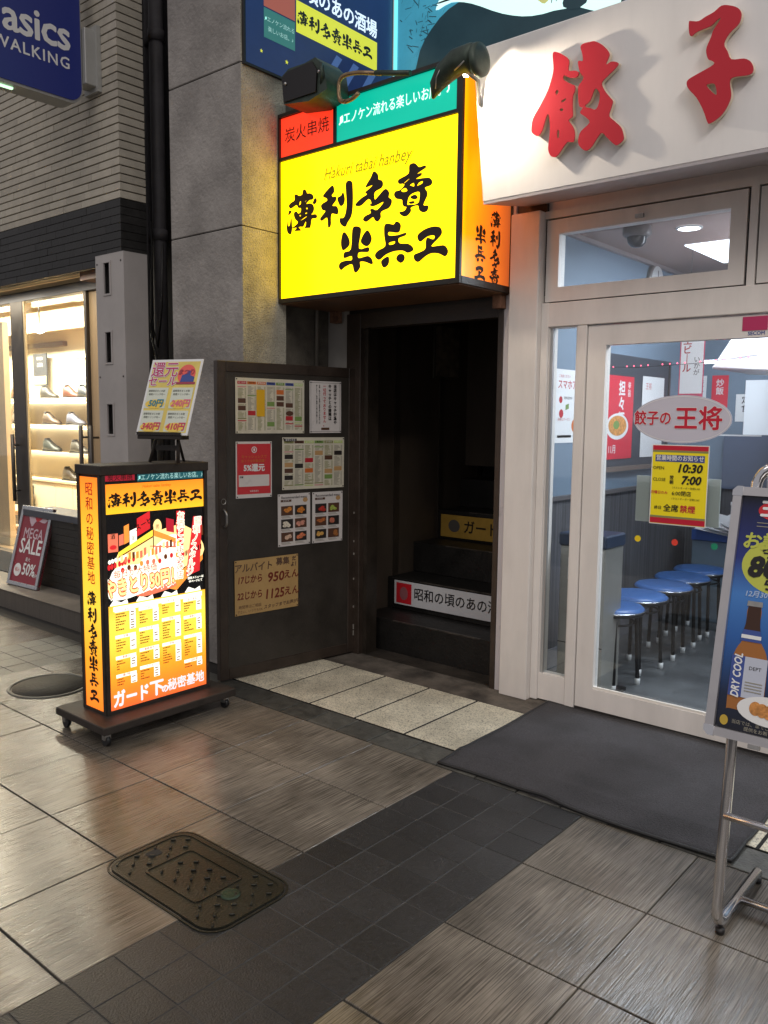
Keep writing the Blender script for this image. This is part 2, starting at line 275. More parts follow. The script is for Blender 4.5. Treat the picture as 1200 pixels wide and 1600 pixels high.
# manholes ---------------------------------------------------------
IRON = mat('cast_iron', (.020, .020, .014), .42, .3, var=.6, vs=5, bump=.3, bs=140)
IRON_G = mat('cast_iron_green', (.03, .055, .03), .5, .3, var=.6, vs=7, bump=.5, bs=90)
def rrect(x0, z0, x1, z1, r, n=5):
    out = []
    for cx, cz, a in ((x1-r, z0+r, -90), (x1-r, z1-r, 0), (x0+r, z1-r, 90), (x0+r, z0+r, 180)):
        for k in range(n+1): t = R(a+90*k/n); out.append((cx+r*math.cos(t), cz+r*math.sin(t)))
    return out
def flat(name, polys, z, d, m, parent): # polygon lying on the ground
    o = shape(name, polys, m, parent, depth=d, sm=False); o.data.transform(Matrix.Rotation(-math.pi/2, 4, 'X')); o.location = (0, 0, z-d/2); return o
t = thing('manhole_cover', 'rounded rectangular cast iron manhole cover with studs, set across the dark paver band', 'manhole cover', (-2.42, 1.385, 0))
flat('frame', [rrect(.006, .006, .604, .359, .08), rrect(.012, .012, .598, .353, .075)], .003, .02, IRON, t)
flat('lid', [rrect(.018, .018, .592, .347, .07)], .0035, .018, IRON, t)
flat('rim', [rrect(.02, .02, .59, .345, .068), rrect(.036, .036, .574, .329, .055)], .006, .004, IRON, t)
flat('inner_ridge', [rrect(.15, .085, .43, .28, .02), rrect(.158, .093, .422, .272, .015)], .0065, .005, IRON, t)
flat('keyhole', [rrect(.06, .15, .10, .20, .01)], .0045, .003, joint, t)
bm = bmesh.new(); boxbm(bm, (-.009, -.004, 0), (.009, .004, .006)); stud = mesh(bm, 'stud', .002); stud.materials.append(IRON); 
k = 0
for i in range(15):
    for j in range(8):
        x, y = .055+i*.036, .05+j*.037
        if .14 < x < .44 and not (.18 < x < .40 and .11 < y < .26): continue
        if (i+j) % 2: continue
        link('stud', stud, None, t, (x, y, .0035), (0, 0, R(45 if k % 2 else -45))); k += 1
lathe('emblem', [(0, .007), (.012, .007), (.016, .006), (.022, .008), (.03, .008), (.032, .004)], IRON_G, t, 20, (.47, .19, .0))
t = thing('manhole_cover', 'round dark manhole cover half hidden behind the lit menu box', 'manhole cover', (-4.3, 2.22, 0))
lathe('lid', [(0, .004), (.19, .004), (.192, .001)], mat('old_iron', (.016, .014, .012), .65, .2, var=.4, vs=12, bump=.4, bs=70), t, 40)
lathe('rim', [(.196, .001), (.198, .006), (.215, .006), (.218, .001)], CURB, t, 40)
# mat --------------------------------------------------------------
MATM = mat('doormat_pile', (.066, .063, .069), .95, var=.45, vs=170, bump=1., bs=200, spot=(3.2, .44, .68))
bm = bmesh.new(); nx, ny = 44, 30; G_ = []
for j in range(ny+1):
    row = []
    for i in range(nx+1):
        u, v = i/nx, j/ny
        x = -2.055+.03*v*0 - .03*v + u*(1.235+.03*v); y = 2.815+v*1.02+.012*math.sin(u*7)*(1-v)
        z = .012+.004*math.sin(u*9+v*3)*math.sin(v*8)+(.010*math.exp(-((u-.42)/.06)**2)*math.exp(-v*9))+(.008*math.exp(-((v-.16)/.035)**2))
        row.append(bm.verts.new((x, y, z)))
    G_.append(row)
for j in range(ny):
    for i in range(nx): bm.faces.new((G_[j][i], G_[j][i+1], G_[j+1][i+1], G_[j+1][i]))
edge = [G_[0][i] for i in range(nx+1)]+[G_[j][nx] for j in range(1, ny+1)]+[G_[ny][i] for i in range(nx-1, -1, -1)]+[G_[j][0] for j in range(ny-1, 0, -1)]
ring = [v.co.copy() for v in edge]
low = [bm.verts.new((v.co.x, v.co.y, .001)) for v in edge]
for k in range(len(edge)): q = (k+1) % len(edge); bm.faces.new((edge[k], low[k], low[q], edge[q]))
me = mesh(bm, 'doormat', smooth=True); dm = link('doormat', me, MATM)
tag(dm, 'large charcoal doormat in front of the white restaurant door', 'doormat')
tube('border', [(p.x, p.y, p.z-.003) for p in ring], .007, mat('mat_rubber', (.018, .018, .019), .6, bump=.2), dm, 6, closed=True)
# ================================================================= CONCRETE PILLAR
CONC = mat('weathered_concrete', (.34, .315, .295), .85, var=.34, vs=2.6, bump=.8, bs=45, spot=(2.1, .42, .74))
CONCS = mat('lit_pitted_concrete', (.50, .47, .38), .85, var=.38, vs=5, bump=1., bs=110, spot=(130, .41, .6))  # paler copy for the pillar side: the sign's light is in the colour
pl = thing('concrete_pillar', 'tall weathered concrete pillar between the brick shoe shop and the bar', 'pillar', (-4.33, 3.1, 0))
for z0, z1 in ((0, 2.548), (2.554, 3.407), (3.413, 5.4)):
    box('concrete_block', (0, 0, z0), (.65, .33, z1), CONC, pl, .004)
    box('lit_side_skin', (.6505, .004, z0), (.654, .33, z1), CONCS, pl)
box('core', (.01, .008, 0), (.64, .322, 5.4), joint, pl)
bw = thing('bar_wall', 'recessed dark wall round the bar entrance, behind the yellow sign', 'wall', (-4.33, 3.43, 0))
box('side_wall', (.45, .001, 0), (.59, .44, 3.39), mat('grey_render', (.14, .125, .10), .85, var=.45, vs=6, bump=.6, bs=70), bw)
box('white_panel', (.59, .425, 0), (.77, .47, 3.0), mat('dirty_white', (.42, .40, .37), .6, var=.15, vs=5), bw)
box('lintel', (.77, .425, 2.13), (2.13, .60, 3.39), mat('black_paint', (.034, .028, .022), .45, var=.35, vs=6), bw)
tube('conduit', [(.605, .304, 1.7), (.605, .304, 2.6)], .012, mat('old_pvc', (.20, .18, .15), .5), bw, 8)
box('upper_wall', (.45, .42, 3.0), (4.9, .6, 3.39), mat('grey_render', (0, 0, 0)), bw)
# ================================================================= STAIRWELL OF THE BAR
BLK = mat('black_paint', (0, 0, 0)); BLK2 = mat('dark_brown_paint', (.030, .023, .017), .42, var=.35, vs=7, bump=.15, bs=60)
sw = thing('bar_entrance', 'dark stairwell of the bar seen through the opened door, stairs going up', 'entrance', (-3.6, 3.85, 0))
FR = mat('door_frame_brown', (.040, .028, .021), .4, var=.3, vs=9, bump=.1)
box('door_jamb', (.04, -.02, 0), (.155, .06, 2.13), FR, sw, .003)
box('door_jamb', (1.14, -.02, 0), (1.175, .08, 2.13), FR, sw, .003)
box('door_head', (.155, -.015, 2.04), (1.14, .06, 2.13), FR, sw)
box('inner_jamb', (.155, .02, 0), (.185, .12, 2.04), BLK2, sw)
for y_ in (.5, 1.0, 1.5, 2.1): box('wall_batten', (.001, y_, 0), (.012, y_+.05, 3.39), BLK2, sw)
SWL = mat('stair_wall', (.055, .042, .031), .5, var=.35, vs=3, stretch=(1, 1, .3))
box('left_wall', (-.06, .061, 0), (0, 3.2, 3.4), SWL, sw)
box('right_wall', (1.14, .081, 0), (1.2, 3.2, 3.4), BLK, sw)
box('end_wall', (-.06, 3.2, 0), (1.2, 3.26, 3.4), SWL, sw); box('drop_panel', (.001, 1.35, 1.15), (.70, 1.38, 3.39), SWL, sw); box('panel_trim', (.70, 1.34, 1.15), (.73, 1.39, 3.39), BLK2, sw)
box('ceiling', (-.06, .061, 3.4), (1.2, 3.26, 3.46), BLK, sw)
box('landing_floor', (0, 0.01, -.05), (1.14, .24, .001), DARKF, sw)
ST = mat('stair_tread', (.009, .008, .007), .5, var=.5, vs=7, bump=.3, bs=50); NOSE = mat('pale_nosing', (.06, .052, .045), .4, .2, var=.8, vs=18)  # nosings paler and blotchier than the treads
for k in range(7):
    z = .21*(k+1); y = .17+.28*k
    box('stair_step', (0, y, z-.21), (1.139, y+.281, z), ST, sw, .003)
    if k < 4: box('nosing', (.28, y-.002, z-.006), (.95, y+.012, z+.001), NOSE, sw)
def strip_sign(name, label, x0, x1, z0, z1, Y, m):
    t = thing(name, label, 'sign', (x0, Y, z0)); b = box('plate', (0, -.006, 0), (x1-x0, 0, z1-z0), m, t, .002); return t
WH = mat('white_plastic', (.62, .62, .64), .35, var=.05, vs=10)
INK = mat('black_ink', (.012, .010, .010), .4); REDP = mat('red_print', lin(200, 35, 45), .4); WHP = mat('white_print', (.8, .8, .8), .4)
t = strip_sign('riser_sign', 'white strip sign with black Japanese lettering on the lowest stair riser', -3.53, -2.50, .245, .408, 4.293, WH)
sheet('picture', .02, .15, .012, .15, REDP, t, -.0065); shape('emblem', [ell(.085, .08, .035, .045)], mat('dull_pink', lin(150, 90, 95), .5), t, -.0078, sm=False)
text('昭和の頃のあの酒場', .17, .085, .088, INK, t, -.0075, .0012, 'LEFT', gap=1.0, sx=.95)
t = strip_sign('riser_sign', 'ochre rounded strip sign with black lettering high on the dark stairs', -3.56, -2.50, .648, .81, 4.853, mat('ochre_plastic', lin(176, 140, 62), .4, var=.15, vs=9))
shape('emblem', [ell(.12, .085, .05, .045, 9)], mat('grey_print', lin(90, 85, 80), .5), t, -.0075); text('ガード下の酒場', .20, .078, .10, INK, t, -.0075, .0018, 'LEFT')
t = thing('framed_poster', 'dim brown framed poster hanging on the dark stairwell wall', 'poster', (-3.6, 4.77, 1.78), R(90))
box('frame', (0, -.012, 0), (.32, -.001, .39), mat('dim_frame', (.05, .042, .03), .4), t, .003); sheet('picture', .02, .30, .02, .37, mat('dim_picture', (.14, .11, .08), .5, var=.8, vs=14), t, -.0125)
t = thing('notice_plate', 'small grey framed plate low on the stairwell wall beside the right jamb', 'plate', (-3.6, 5.43, 1.10), R(90))
box('frame', (0, -.012, 0), (.2, -.001, .14), mat('grey_frame', (.2, .2, .2), .4), t, .002); sheet('panel', .015, .185, .012, .128, mat('dim_picture', (0, 0, 0)), t, -.0125)
# ---- opened door leaf (turned out to the street) with what is pinned to it
ang = math.atan2(.97, .146)
DL = lambda x, z, y=0: Matrix.Translation((-3.63, 2.88, 0)) @ Matrix.Rotation(ang, 4, 'Z') @ Vector((x, y, z))
LEAF = mat('door_leaf_brown', (.040, .034, .028), .38, var=.28, vs=6, bump=.12, bs=70)
d = thing('bar_door', 'dark brown door of the bar standing open, posters pinned on it', 'door', (-3.63, 2.88, 0), ang)
box('leaf', (.055, .004, .075), (.915, .036, 1.742), LEAF, d)
box('stile', (0, 0, .012), (.055, .04, 1.80), FR, d, .003); box('stile', (.915, 0, .012), (.97, .04, 1.80), FR, d, .003)
box('rail', (.055, 0, 1.742), (.915, .04, 1.80), FR, d, .003); box('rail', (.055, 0, .012), (.915, .04, .075), FR, d, .003)
STEEL = mat('brushed_steel', (.45, .44, .42), .35, .9, var=.2, vs=20)
lathe('lock', [(0, -.012), (.012, -.012), (.014, 0), (.016, .0)], STEEL, d, 16, (.03, -.002, 1.03), (R(90), 0, 0))
tube('handle', arc([(.03, 0, .985), (.03, -.035, .97), (.03, -.035, .90), (.03, 0, .885)], .02), .006, STEEL, d, 8)
for z in (.12, .16, .30, .48, .64, .72, .9): box('hinge_rivet', (.955, -.004, z), (.962, 0, z+.012+.02*(z < .2)), mat('scraped_metal', (.5, .47, .42), .4, .6), d)
PAP = mat('cream_paper', (.66, .62, .50), .28, var=.10, vs=7); PAPW = mat('white_paper', (.70, .66, .64), .3, var=.06, vs=7)
def poster(name, label, x, z, w, h, m, cat='poster', group=None):
    p = DL(x, z, -.0015); o = box(name, (0, -.0012, 0), (w, 0, h), m); o.location = p; o.rotation_euler = (0, random.uniform(-.006, .006), ang)
    tag(o, label, cat, group); 
    for a in (.008, w-.008):
        for b in (.008, h-.008): lathe('pin', [(0, .006), (.003, .005), (.0035, 0)], INK, o, 8, (a, -.001, b), (R(90), 0, 0))
    return o
PC = {k: print_mat('print_'+k, lin(*v)) for k, v in dict(red=(185, 40, 50), green=(120, 150, 80), olive=(140, 140, 90), orange=(205, 110, 50), yellow=(225, 175, 30), blue=(60, 80, 150), pink=(205, 140, 140), brown=(90, 60, 45), grey=(150, 145, 130), dark=(45, 40, 38), tan=(190, 150, 100), lime=(190, 205, 130)).items()}
def menu_sheet(o, w, h, ncol, seed, heads):
    rr = random.Random(seed); cw = (w-.02)/ncol
    for c in range(ncol):
        x0 = .01+c*cw; z = h-.035
        sheet('column_head', x0+.003, x0+cw-.003, z, z+.016, PC[heads[c % len(heads)]], o, -.0014)
        text(rr.choice(['鮮魚刺身', 'おつまみ', '焼き物', '揚げ物', 'サラダ', '串焼き', 'ドリンク']), x0+cw/2, z+.008, .012, WHP if rr.random() < .6 else INK, o, -.0026)
        z -= .012; L = []
        while z > .02:
            q = rr.random()
            if q < .07 and z > .06:
                sheet('photo', x0+.006, x0+cw-.008, z-.026, z, PC[rr.choice(['brown', 'orange', 'red', 'dark', 'tan', 'green'])], o, -.0014); z -= .034
            elif q < .15: sheet('price_bar', x0+.004, x0+cw-.004, z-.006, z, PC[rr.choice(['green', 'red', 'olive', 'lime', 'pink'])], o, -.0014); z -= .012
            else:
                a = rr.uniform(.3, .62); L.append(((x0+.006, -.0020, z-.0030), (x0+.006+cw*a, -.0014, z))); L.append(((x0+cw*.78, -.0020, z-.0030), (x0+cw*.92, -.0014, z))); z -= .0068
        k = boxes('small_print', L, PC['grey' if c % 2 else 'olive'], o); k['kind'] = 'stuff'
o = poster('menu_poster', 'wide laminated menu with a yellow column, top left of the bar door', .11, 1.405, .465, .308, PAP)
menu_sheet(o, .465, .308, 7, 3, ['red', 'orange', 'orange', 'blue', 'green', 'blue', 'lime'])
sheet('yellow_column', .135, .190, .095, .245, PC['yellow'], o, -.0026); shape('picture', [ell(.36, .115, .026, .014)], PC['brown'], o, -.003)
o = poster('notice_poster', 'white notice with vertical black and red lines, top right of the bar door', .615, 1.405, .236, .307, PAPW)
text('当店はキャッチ行為や', .190, .288, .0235, INK, o, -.0018, .0012, vert=True, gap=1.02)
text('キャッチとの提携は', .150, .288, .0235, INK, o, -.0018, .0012, vert=True, gap=1.02)
text('一切行っておりません。', .110, .288, .0225, PC['red'], o, -.0018, .0008, vert=True, gap=1.02)
text('店頭、路上にてお客様に迷惑を掛ける行為は一切', .072, .285, .0105, INK, o, -.0018, .0003, vert=True)
text('致しません。他店と間違いの無い様お願いします', .052, .285, .0105, INK, o, -.0018, .0003, vert=True)
sheet('stamp', .085, .145, .018, .032, PC['brown'], o, -.0018)
boxes('border', [((.008, -.0018, .008), (.228, -.0012, .0095)), ((.008, -.0018, .297), (.228, -.0012, .2985)), ((.008, -.0018, .0095), (.0095, -.0012, .297)), ((.2265, -.0018, .0095), (.228, -.0012, .297))], INK, o)
o = poster('cashback_poster', 'red and white poster reading 5% beside the door lock', .108, 1.042, .238, .318, PAPW)
sheet('red_field', .008, .230, .022, .305, print_mat('cash_red', lin(205, 50, 58)), o, -.0014); sheet('white_box', .018, .220, .065, .130, PAPW, o, -.0022)
shape('emblem', [ell(.119, .272, .018, .018), ell(.119, .272, .013, .013), ell(.119, .272, .006, .009)], WHP, o, -.003, sm=False)
text('キャッシュレスで', .119, .232, .021, PC['orange'], o, -.003, .0004); text('おトクな対象店舗！', .119, .208, .019, PC['orange'], o, -.003, .0004)
text('5%還元', .119, .168, .044, WHP, o, -.003, .0018); text('店舗', .035, .118, .012, INK, o, -.003, .0004); text('消費者還元', .119, .038, .012, WHP, o, -.003)
o = poster('menu_poster', 'wide green-toned menu under the vertical notice', .418, 1.075, .456, .306, PAP)
menu_sheet(o, .456, .306, 6, 11, ['olive', 'brown', 'lime', 'green', 'olive', 'lime']); sheet('banner', .01, .10, .283, .299, PC['dark'], o, -.0026); text('厳選日本酒', .055, .291, .014, WHP, o, -.0036)
FOOD = [lin(*c) for c in ((220, 140, 60), (235, 225, 205), (225, 190, 165), (215, 130, 50), (215, 150, 130), (225, 130, 90), (190, 60, 50), (190, 110, 60), (220, 170, 90), (170, 190, 90), (205, 120, 95), (170, 110, 60))]
for q, (x, lab) in enumerate(((.388, 'white food photo sheet, left of the pair under the green menu'), (.633, 'white food photo sheet, right of the pair under the green menu'))):
    o = poster('photo_menu', lab, x, .742, .231, .309, PAPW, group='recommended menu sheets')
    text('Recommended menu', .116, .287, .0215, INK, o, -.0018, .0004); sheet('ribbon', .02, .095, .262, .275, PC['brown'], o, -.0014); text('おすすめ', .057, .2685, .011, WHP, o, -.0024)
    shape('sketch', [ell(.195, .268, .018, .014, 7)], PC['tan'], o, -.0018)
    for i in range(2):
        for j in range(3):
            x0, z0 = .022+i*.098, .182-j*.078
            p = sheet('photo', x0, x0+.084, z0, z0+.056, PC['dark'] if (i+j+q) % 2 else PC['brown'], o, -.0014)
            c = FOOD[q*6+i*3+j]; rr = random.Random(q*10+i*3+j)
            for _ in range(5):
                a, b = x0+rr.uniform(.022, .062), z0+rr.uniform(.018, .038)
                shape('food', [ell(a, b, rr.uniform(.010, .018), rr.uniform(.007, .013), 8)], mat('food%d%d%d' % (q, i, j), c, .4, var=.5, vs=120), o, -.0026-.0002*_)
            boxes('caption', [((x0, -.0018, z0-.008), (x0+.06, -.0012, z0-.005)), ((x0+.005, -.0018, z0-.0145), (x0+.07, -.0012, z0-.012))], PC['grey'], o)
KRAFT = mat('kraft_paper', lin(190, 155, 100), .6, var=.1, vs=6, bump=.1, bs=30); FELT = print_mat('felt_pen', lin(120, 45, 30)); FELT2 = print_mat('felt_dark', lin(95, 70, 55))
o = poster('recruiting_notice', 'handwritten brown paper notice with wages, lowest on the bar door', .095, .372, .435, .318, KRAFT, 'notice')
text('アルバイト', .125, .268, .055, FELT2, o, -.0018, .0012, shear=.1, sx=.95); text('募集', .325, .282, .048, FELT2, o, -.0018, .0012); text('だ', .405, .292, .03, FELT2, o, -.0018, .0015); text('よ！', .41, .258, .03, FELT2, o, -.0018, .0015)
text('17じから', .10, .200, .052, FELT, o, -.0018, .0014, shear=.15, sx=.82); text('950', .275, .196, .078, FELT, o, -.0018, .0022, shear=.12); text('えん', .385, .200, .055, FELT, o, -.0018, .0014)
text('22じから', .10, .108, .052, FELT, o, -.0018, .0014, shear=.1, sx=.82); text('1125', .265, .098, .078, FELT, o, -.0018, .0022, shear=.12, sx=.9); text('えん', .388, .100, .055, FELT, o, -.0018, .0014)
text('時間帯はご相談', .10, .045, .022, PC['brown'], o, -.0018); text('スタッフまでお声がけ', .32, .030, .026, FELT2, o, -.0018, .0006, shear=.2, rot=R(2)); text('下さい、いつでもOK', .10, .018, .018, PC['brown'], o, -.0018)
# ================================================================= SHOE SHOP
shop = thing('shoe_shop', 'brick fronted shoe shop with lit shelves behind glass on the left', 'building')
BR = mat('beige_brick', (.47, .43, .355), .65, var=.12, vs=10, bump=.25, bs=90, rnd=.10); BRK = mat('black_brick', (.020, .019, .018), .5, var=.3, vs=14, bump=.2, rnd=.25)
def course(L, dy, nm, m, z, off):
    x = -4.71; first = True
    while x > -6.75:
        w = L-off if first else L; w = max(w, .08)
        me = BME.get((round(w, 3), first, nm))
        if me is None:
            bm = bmesh.new(); boxbm(bm, (-w+.0010, 0, 0), (0, .03 if not first else .186, .0420 if nm == 'brick' else .0462)); me = mesh(bm, nm, .0012); me.materials.append(m); BME[(round(w, 3), first, nm)] = me
        link(nm, me, None, shop, (x, dy+random.uniform(-.001, .001), z)); x -= w+.0012; first = False
BME = {}
for k in range(26): course(.227, 3.0, 'brick', BR, 2.842+k*.0497, (k % 4)*.045)
for k in range(8): course(.227, 2.999, 'black_brick', BRK, 2.448+k*.0490, (k % 3)*.06)
box('backing_wall', (-9.5, 3.032, 2.46), (-4.722, 3.06, 5.2), mat('grout', (.03, .027, .025), .9), shop)
box('fascia_top', (-9.5, 3.003, 4.14), (-4.72, 3.032, 5.2), BR, shop); box('fascia_far', (-9.5, 3.004, 2.46), (-6.95, 3.032, 4.14), BRK, shop)
box('upper_return', (-4.74, 3.187, 2.0), (-4.715, 3.20, 5.2), mat('gap_dark', (.03, .028, .03), .7), shop)
SOF = mat('cream_soffit', (.72, .62, .44), .5); STL = mat('bronze_steel', (.09, .082, .08), .35, .6, var=.15, vs=12); NAVY = mat('navy_beam', (.022, .028, .055), .3, .3)
box('soffit', (-9.5, 3.061, 2.64), (-5.3, 3.76, 2.68), SOF, shop)
for y in (3.42, 3.60): box('track_slot', (-9.4, y, 2.625), (-5.3, y+.03, 2.639), INK, shop)
for x in (-7.3, -6.6, -5.95, -5.5): 
    lathe('downlight', [(0, -.002), (.04, -.002), (.045, -.006), (.06, -.004), (.062, 0)], mat('lamp_glow', (1, .93, .75), .4, emit=9), shop, 18, (x, 3.26, 2.64))
box('shutter_box', (-6.25, 3.60, 2.56), (-5.3, 3.755, 2.636), mat('maroon_box', (.10, .03, .035), .4), shop)
box('door_beam', (-9.5, 3.761, 2.52), (-5.3, 3.86, 2.605), NAVY, shop, .003); box('beam_trim', (-9.5, 3.761, 2.6055), (-5.3, 3.80, 2.639), mat('trim', (.5, .45, .38), .4), shop)
box('door_post', (-7.78, 3.762, .14), (-7.545, 3.785, 2.53), STL, shop, .004); box('door_post', (-7.54, 3.765, .14), (-7.515, 3.785, 2.53), mat('gold_trim', (.45, .36, .24), .35, .4), shop)
WOODL = mat('light_wood', (.55, .40, .25), .45, var=.12, vs=3, stretch=(8, 8, .6))
box('side_jamb', (-6.50, 3.77, .14), (-6.465, 3.86, 2.53), STL, shop); box('jamb_panel', (-6.465, 3.80, .14), (-5.3, 3.86, 2.52), WOODL, shop)
for x, a, b in ((-7.72, .68, 1.31), (-6.50, .66, 1.41), (-6.34, .66, 1.41)):
    tube('door_handle', [(x, 3.71, a), (x, 3.71, b)], .018, STL, shop, 8)
    for z in (a+.1, b-.1): tube('handle_bracket', [(x, 3.71, z), (x+.0, 3.78, z)], .010, STL, shop, 6)
p = link('glass_pane', None if 0 else mesh((lambda b: (boxbm(b, (-7.585, 3.80, .15), (-6.50, 3.808, 2.53)), b)[1])(bmesh.new()), 'glass_pane'), GLASS, shop)
box('glass_pane', (-9.5, 3.80, .15), (-7.80, 3.808, 2.53), GLASS, shop)
LEDT = mat('ledge_stone', (.20, .175, .15), .55, var=.3, vs=6, bump=.2); LEDF = mat('ledge_face', (.12, .105, .09), .7, var=.3, vs=6, stretch=(40, 1, .4), bump=.5, bs=12)
box('ledge', (-9.5, 2.945, -.004), (-4.66, 3.49, .136), LEDF, shop); box('ledge_slab', (-9.5, 2.935, .1365), (-4.66, 3.49, .142), LEDT, shop, .002)
box('entry_mat', (-9.5, 3.28, .142), (-6.6, 3.78, .15), mat('entry_mat', (.03, .032, .04), .9, bump=.5, bs=200), shop)
lw = thing('planter_wall', 'low black brick wall with a grey metal cap beside the SALE board', 'wall', (-6.50, 3.22, .142))
for k in range(10):
    for i in range(7): box('black_brick', (i*.2345+.02*(k % 2), 0, k*.0545), (i*.2345+.2335+.02*(k % 2), .04, k*.0545+.0525), BRK, lw)
box('core', (.01, .041, 0), (1.66, .22, .545), INK, lw); box('cap', (-.02, -.025, .546), (1.68, .235, .60), mat('cap_metal', (.11, .12, .15), .35, .4, var=.1), lw, .004)
# inside the shop
CREAM = mat('shop_cream', (.80, .70, .50), .5); 
box('inner_ceiling', (-12.5, 3.87, 2.85), (-6.3, 5.6, 2.9), mat('shop_ceiling', (.62, .50, .36), .6), shop); box('inner_floor', (-12.5, 3.9, .06), (-6.3, 5.6, .142), WOODL, shop)
for y in (4.3, 4.75): box('ceiling_slot', (-12, y, 2.83), (-6.4, y+.06, 2.849), mat('ceil_brown', (.2, .13, .09), .6), shop)
box('back_wall', (-12.5, 5.42, .142), (-6.3, 5.6, 2.85), CREAM, shop); box('right_wall', (-6.45, 3.87, .142), (-6.3, 5.42, 2.85), CREAM, shop); box('left_wall', (-12.6, 3.87, .142), (-12.5, 5.6, 2.85), CREAM, shop)
box('wood_screen', (-9.2, 4.0, .142), (-8.45, 4.06, 2.42), WOODL, shop); box('screen_plinth', (-9.25, 3.985, .143), (-8.43, 4.065, .22), mat('plinth', (.5, .42, .3), .5), shop)
box('header_beam', (-12, 5.0, 2.47), (-6.5, 5.06, 2.70), WOODL, shop); box('shelf_side', (-8.79, 5.1, .142), (-8.76, 5.42, 2.5), mat('shelf_edge', (.2, .15, .1), .5), shop)
box('shelf_frame', (-8.76, 5.08, .142), (-8.4, 5.42, 2.6), WOODL, shop)
SHF = mat('shelf_board', (.75, .62, .40), .5); LED = mat('shelf_light', (1, .93, .74), .4, emit=5.)
for z in (1.04, 1.37, 1.69): box('shelf', (-12, 5.1, z-.035), (-8.79, 5.42, z), SHF, shop); box('shelf_light', (-12, 5.38, z-.05), (-8.8, 5.41, z-.036), LED, shop)
box('wall_rail', (-12, 5.36, 2.34), (-9.75, 5.42, 2.40), mat('rail_brown', (.10, .06, .04), .5), shop); box('rail_light', (-9.74, 5.39, 2.19), (-8.8, 5.419, 2.24), LED, shop)
for i in range(8): box('cabinet_door', (-12+i*.41, 5.085, .2), (-12+i*.41+.405, 5.1, .66), CREAM, shop, .003)
box('cabinet', (-12, 5.1, .142), (-8.79, 5.42, .68), CREAM, shop); box('cabinet_top', (-12, 5.07, .68), (-8.79, 5.42, .705), SHF, shop)
t = thing('box_stack', 'stack of dark shoe boxes at the end of the lit shelves', 'boxes', (-10.12, 4.95, .142))
for k in range(4): box('shoe_box', (-.1, -.1, k*.12), (.12+.01*(k % 2), .1, k*.12+.115), STL, t, .003)
t = thing('low_bench', 'low pale wood bench inside the shoe shop near the box stack', 'bench', (-9.5, 4.6, .142))
box('seat', (-.45, -.15, .22), (.45, .15, .27), WOODL, t, .004)
for sx in (-.4, .36): box('leg', (sx, -.13, 0), (sx+.04, .13, .22), WOODL, t)
t = thing('wall_notice', 'dark grey framed notice on the bright shoe shop wall', 'notice', (-10.44, 5.34, 1.86)); box('frame', (0, -.015, 0), (.34, 0, .40), mat('notice_grey', (.025, .028, .035), .5), t); sheet('print', .02, .32, .02, .12, SHF, t, -.016)
text('SHOES', .17, .34, .05, WHP, t, -.0165); text('ご案内', .17, .26, .05, WHP, t, -.0165)
def shoe(c1, c2, label, X, Y, Z, rz, ti, group):
    t = thing('shoe', label, 'shoe', (X, Y, Z), rz, group); t.scale = (1.15, 1.2, 1.35)
    for nm, m, prof in (('sole', ti, [(0, .035, 0, .016), (.06, .038, 0, .018), (.16, .040, 0, .014), (.24, .046, 0, .014), (.285, .034, .002, .014), (.30, .012, .004, .012)]),
                        ('upper', c1, [(.002, .022, .016, .105), (.04, .034, .018, .115), (.10, .036, .018, .112), (.15, .037, .014, .085), (.20, .041, .014, .058), (.25, .040, .014, .045), (.285, .026, .014, .034), (.295, .008, .014, .022)])):
        bm = bmesh.new(); rs = []
        for x, w, z0, z1 in prof:
            rs.append([bm.verts.new((x, w*math.cos(a), z0 if a < 0 else z0+(z1-z0)*math.sin(a))) for a in [-.01]+[math.pi*k/6 for k in range(7)]])
        for A, B in zip(rs, rs[1:]):
            for k in range(len(A)): q = (k+1) % len(A); bm.faces.new((A[k], A[q], B[q], B[k]))
        bm.faces.new(rs[0]); bm.faces.new(rs[-1]); link(nm, mesh(bm, nm, smooth=nm == 'upper'), m, t)
    lathe('collar', [(.0, .001), (.026, .002), (.028, -.006)], c2, t, 10, (.052, 0, .116), (0, R(-4), 0)); 
SM = lambda n, c: mat('shoe_'+n, tuple(q*.32 for q in c), .5, var=.2, vs=30)
pairs = [(-9.86, 1.69, 'grey', (.10, .09, .08), 'second pair on the top shelf'), (-9.32, 1.69, 'reddish brown', (.35, .11, .06), 'middle of the top shelf beside a price card'), (-8.98, 1.69, 'slate', (.10, .12, .14), 'right end of the top shelf'),
         (-9.82, 1.37, 'tan', (.22, .14, .08), 'left on the second shelf'), (-9.25, 1.37, 'pale blue', (.30, .32, .45), 'right on the second shelf'),
         (-9.84, 1.04, 'green grey', (.07, .085, .06), 'left on the third shelf'), (-9.18, 1.04, 'dull khaki', (.17, .15, .10), 'right on the third shelf behind the door handle'),
         (-9.38, .705, 'brown', (.16, .12, .08), 'on the cabinet top near the lit menu box'), (-10.62, 1.69, 'chestnut', (.35, .16, .05), 'left end of the top shelf beside the door post'), (-10.62, 1.37, 'sand', (.4, .3, .2), 'left on the second shelf beside the door post'), (-10.62, 1.04, 'rust', (.28, .10, .06), 'left on the third shelf beside the door post')]
for X, Z, cn, c, where in pairs:
    for s, w in ((0, 'left shoe'), (1, 'right shoe')):
        shoe(SM(cn, c), INK, '%s of a %s pair, %s' % (w, cn, where), X+.15*s-.26, 5.27-.09*s, Z, R(4), INK, 'shoes on the lit shelves')
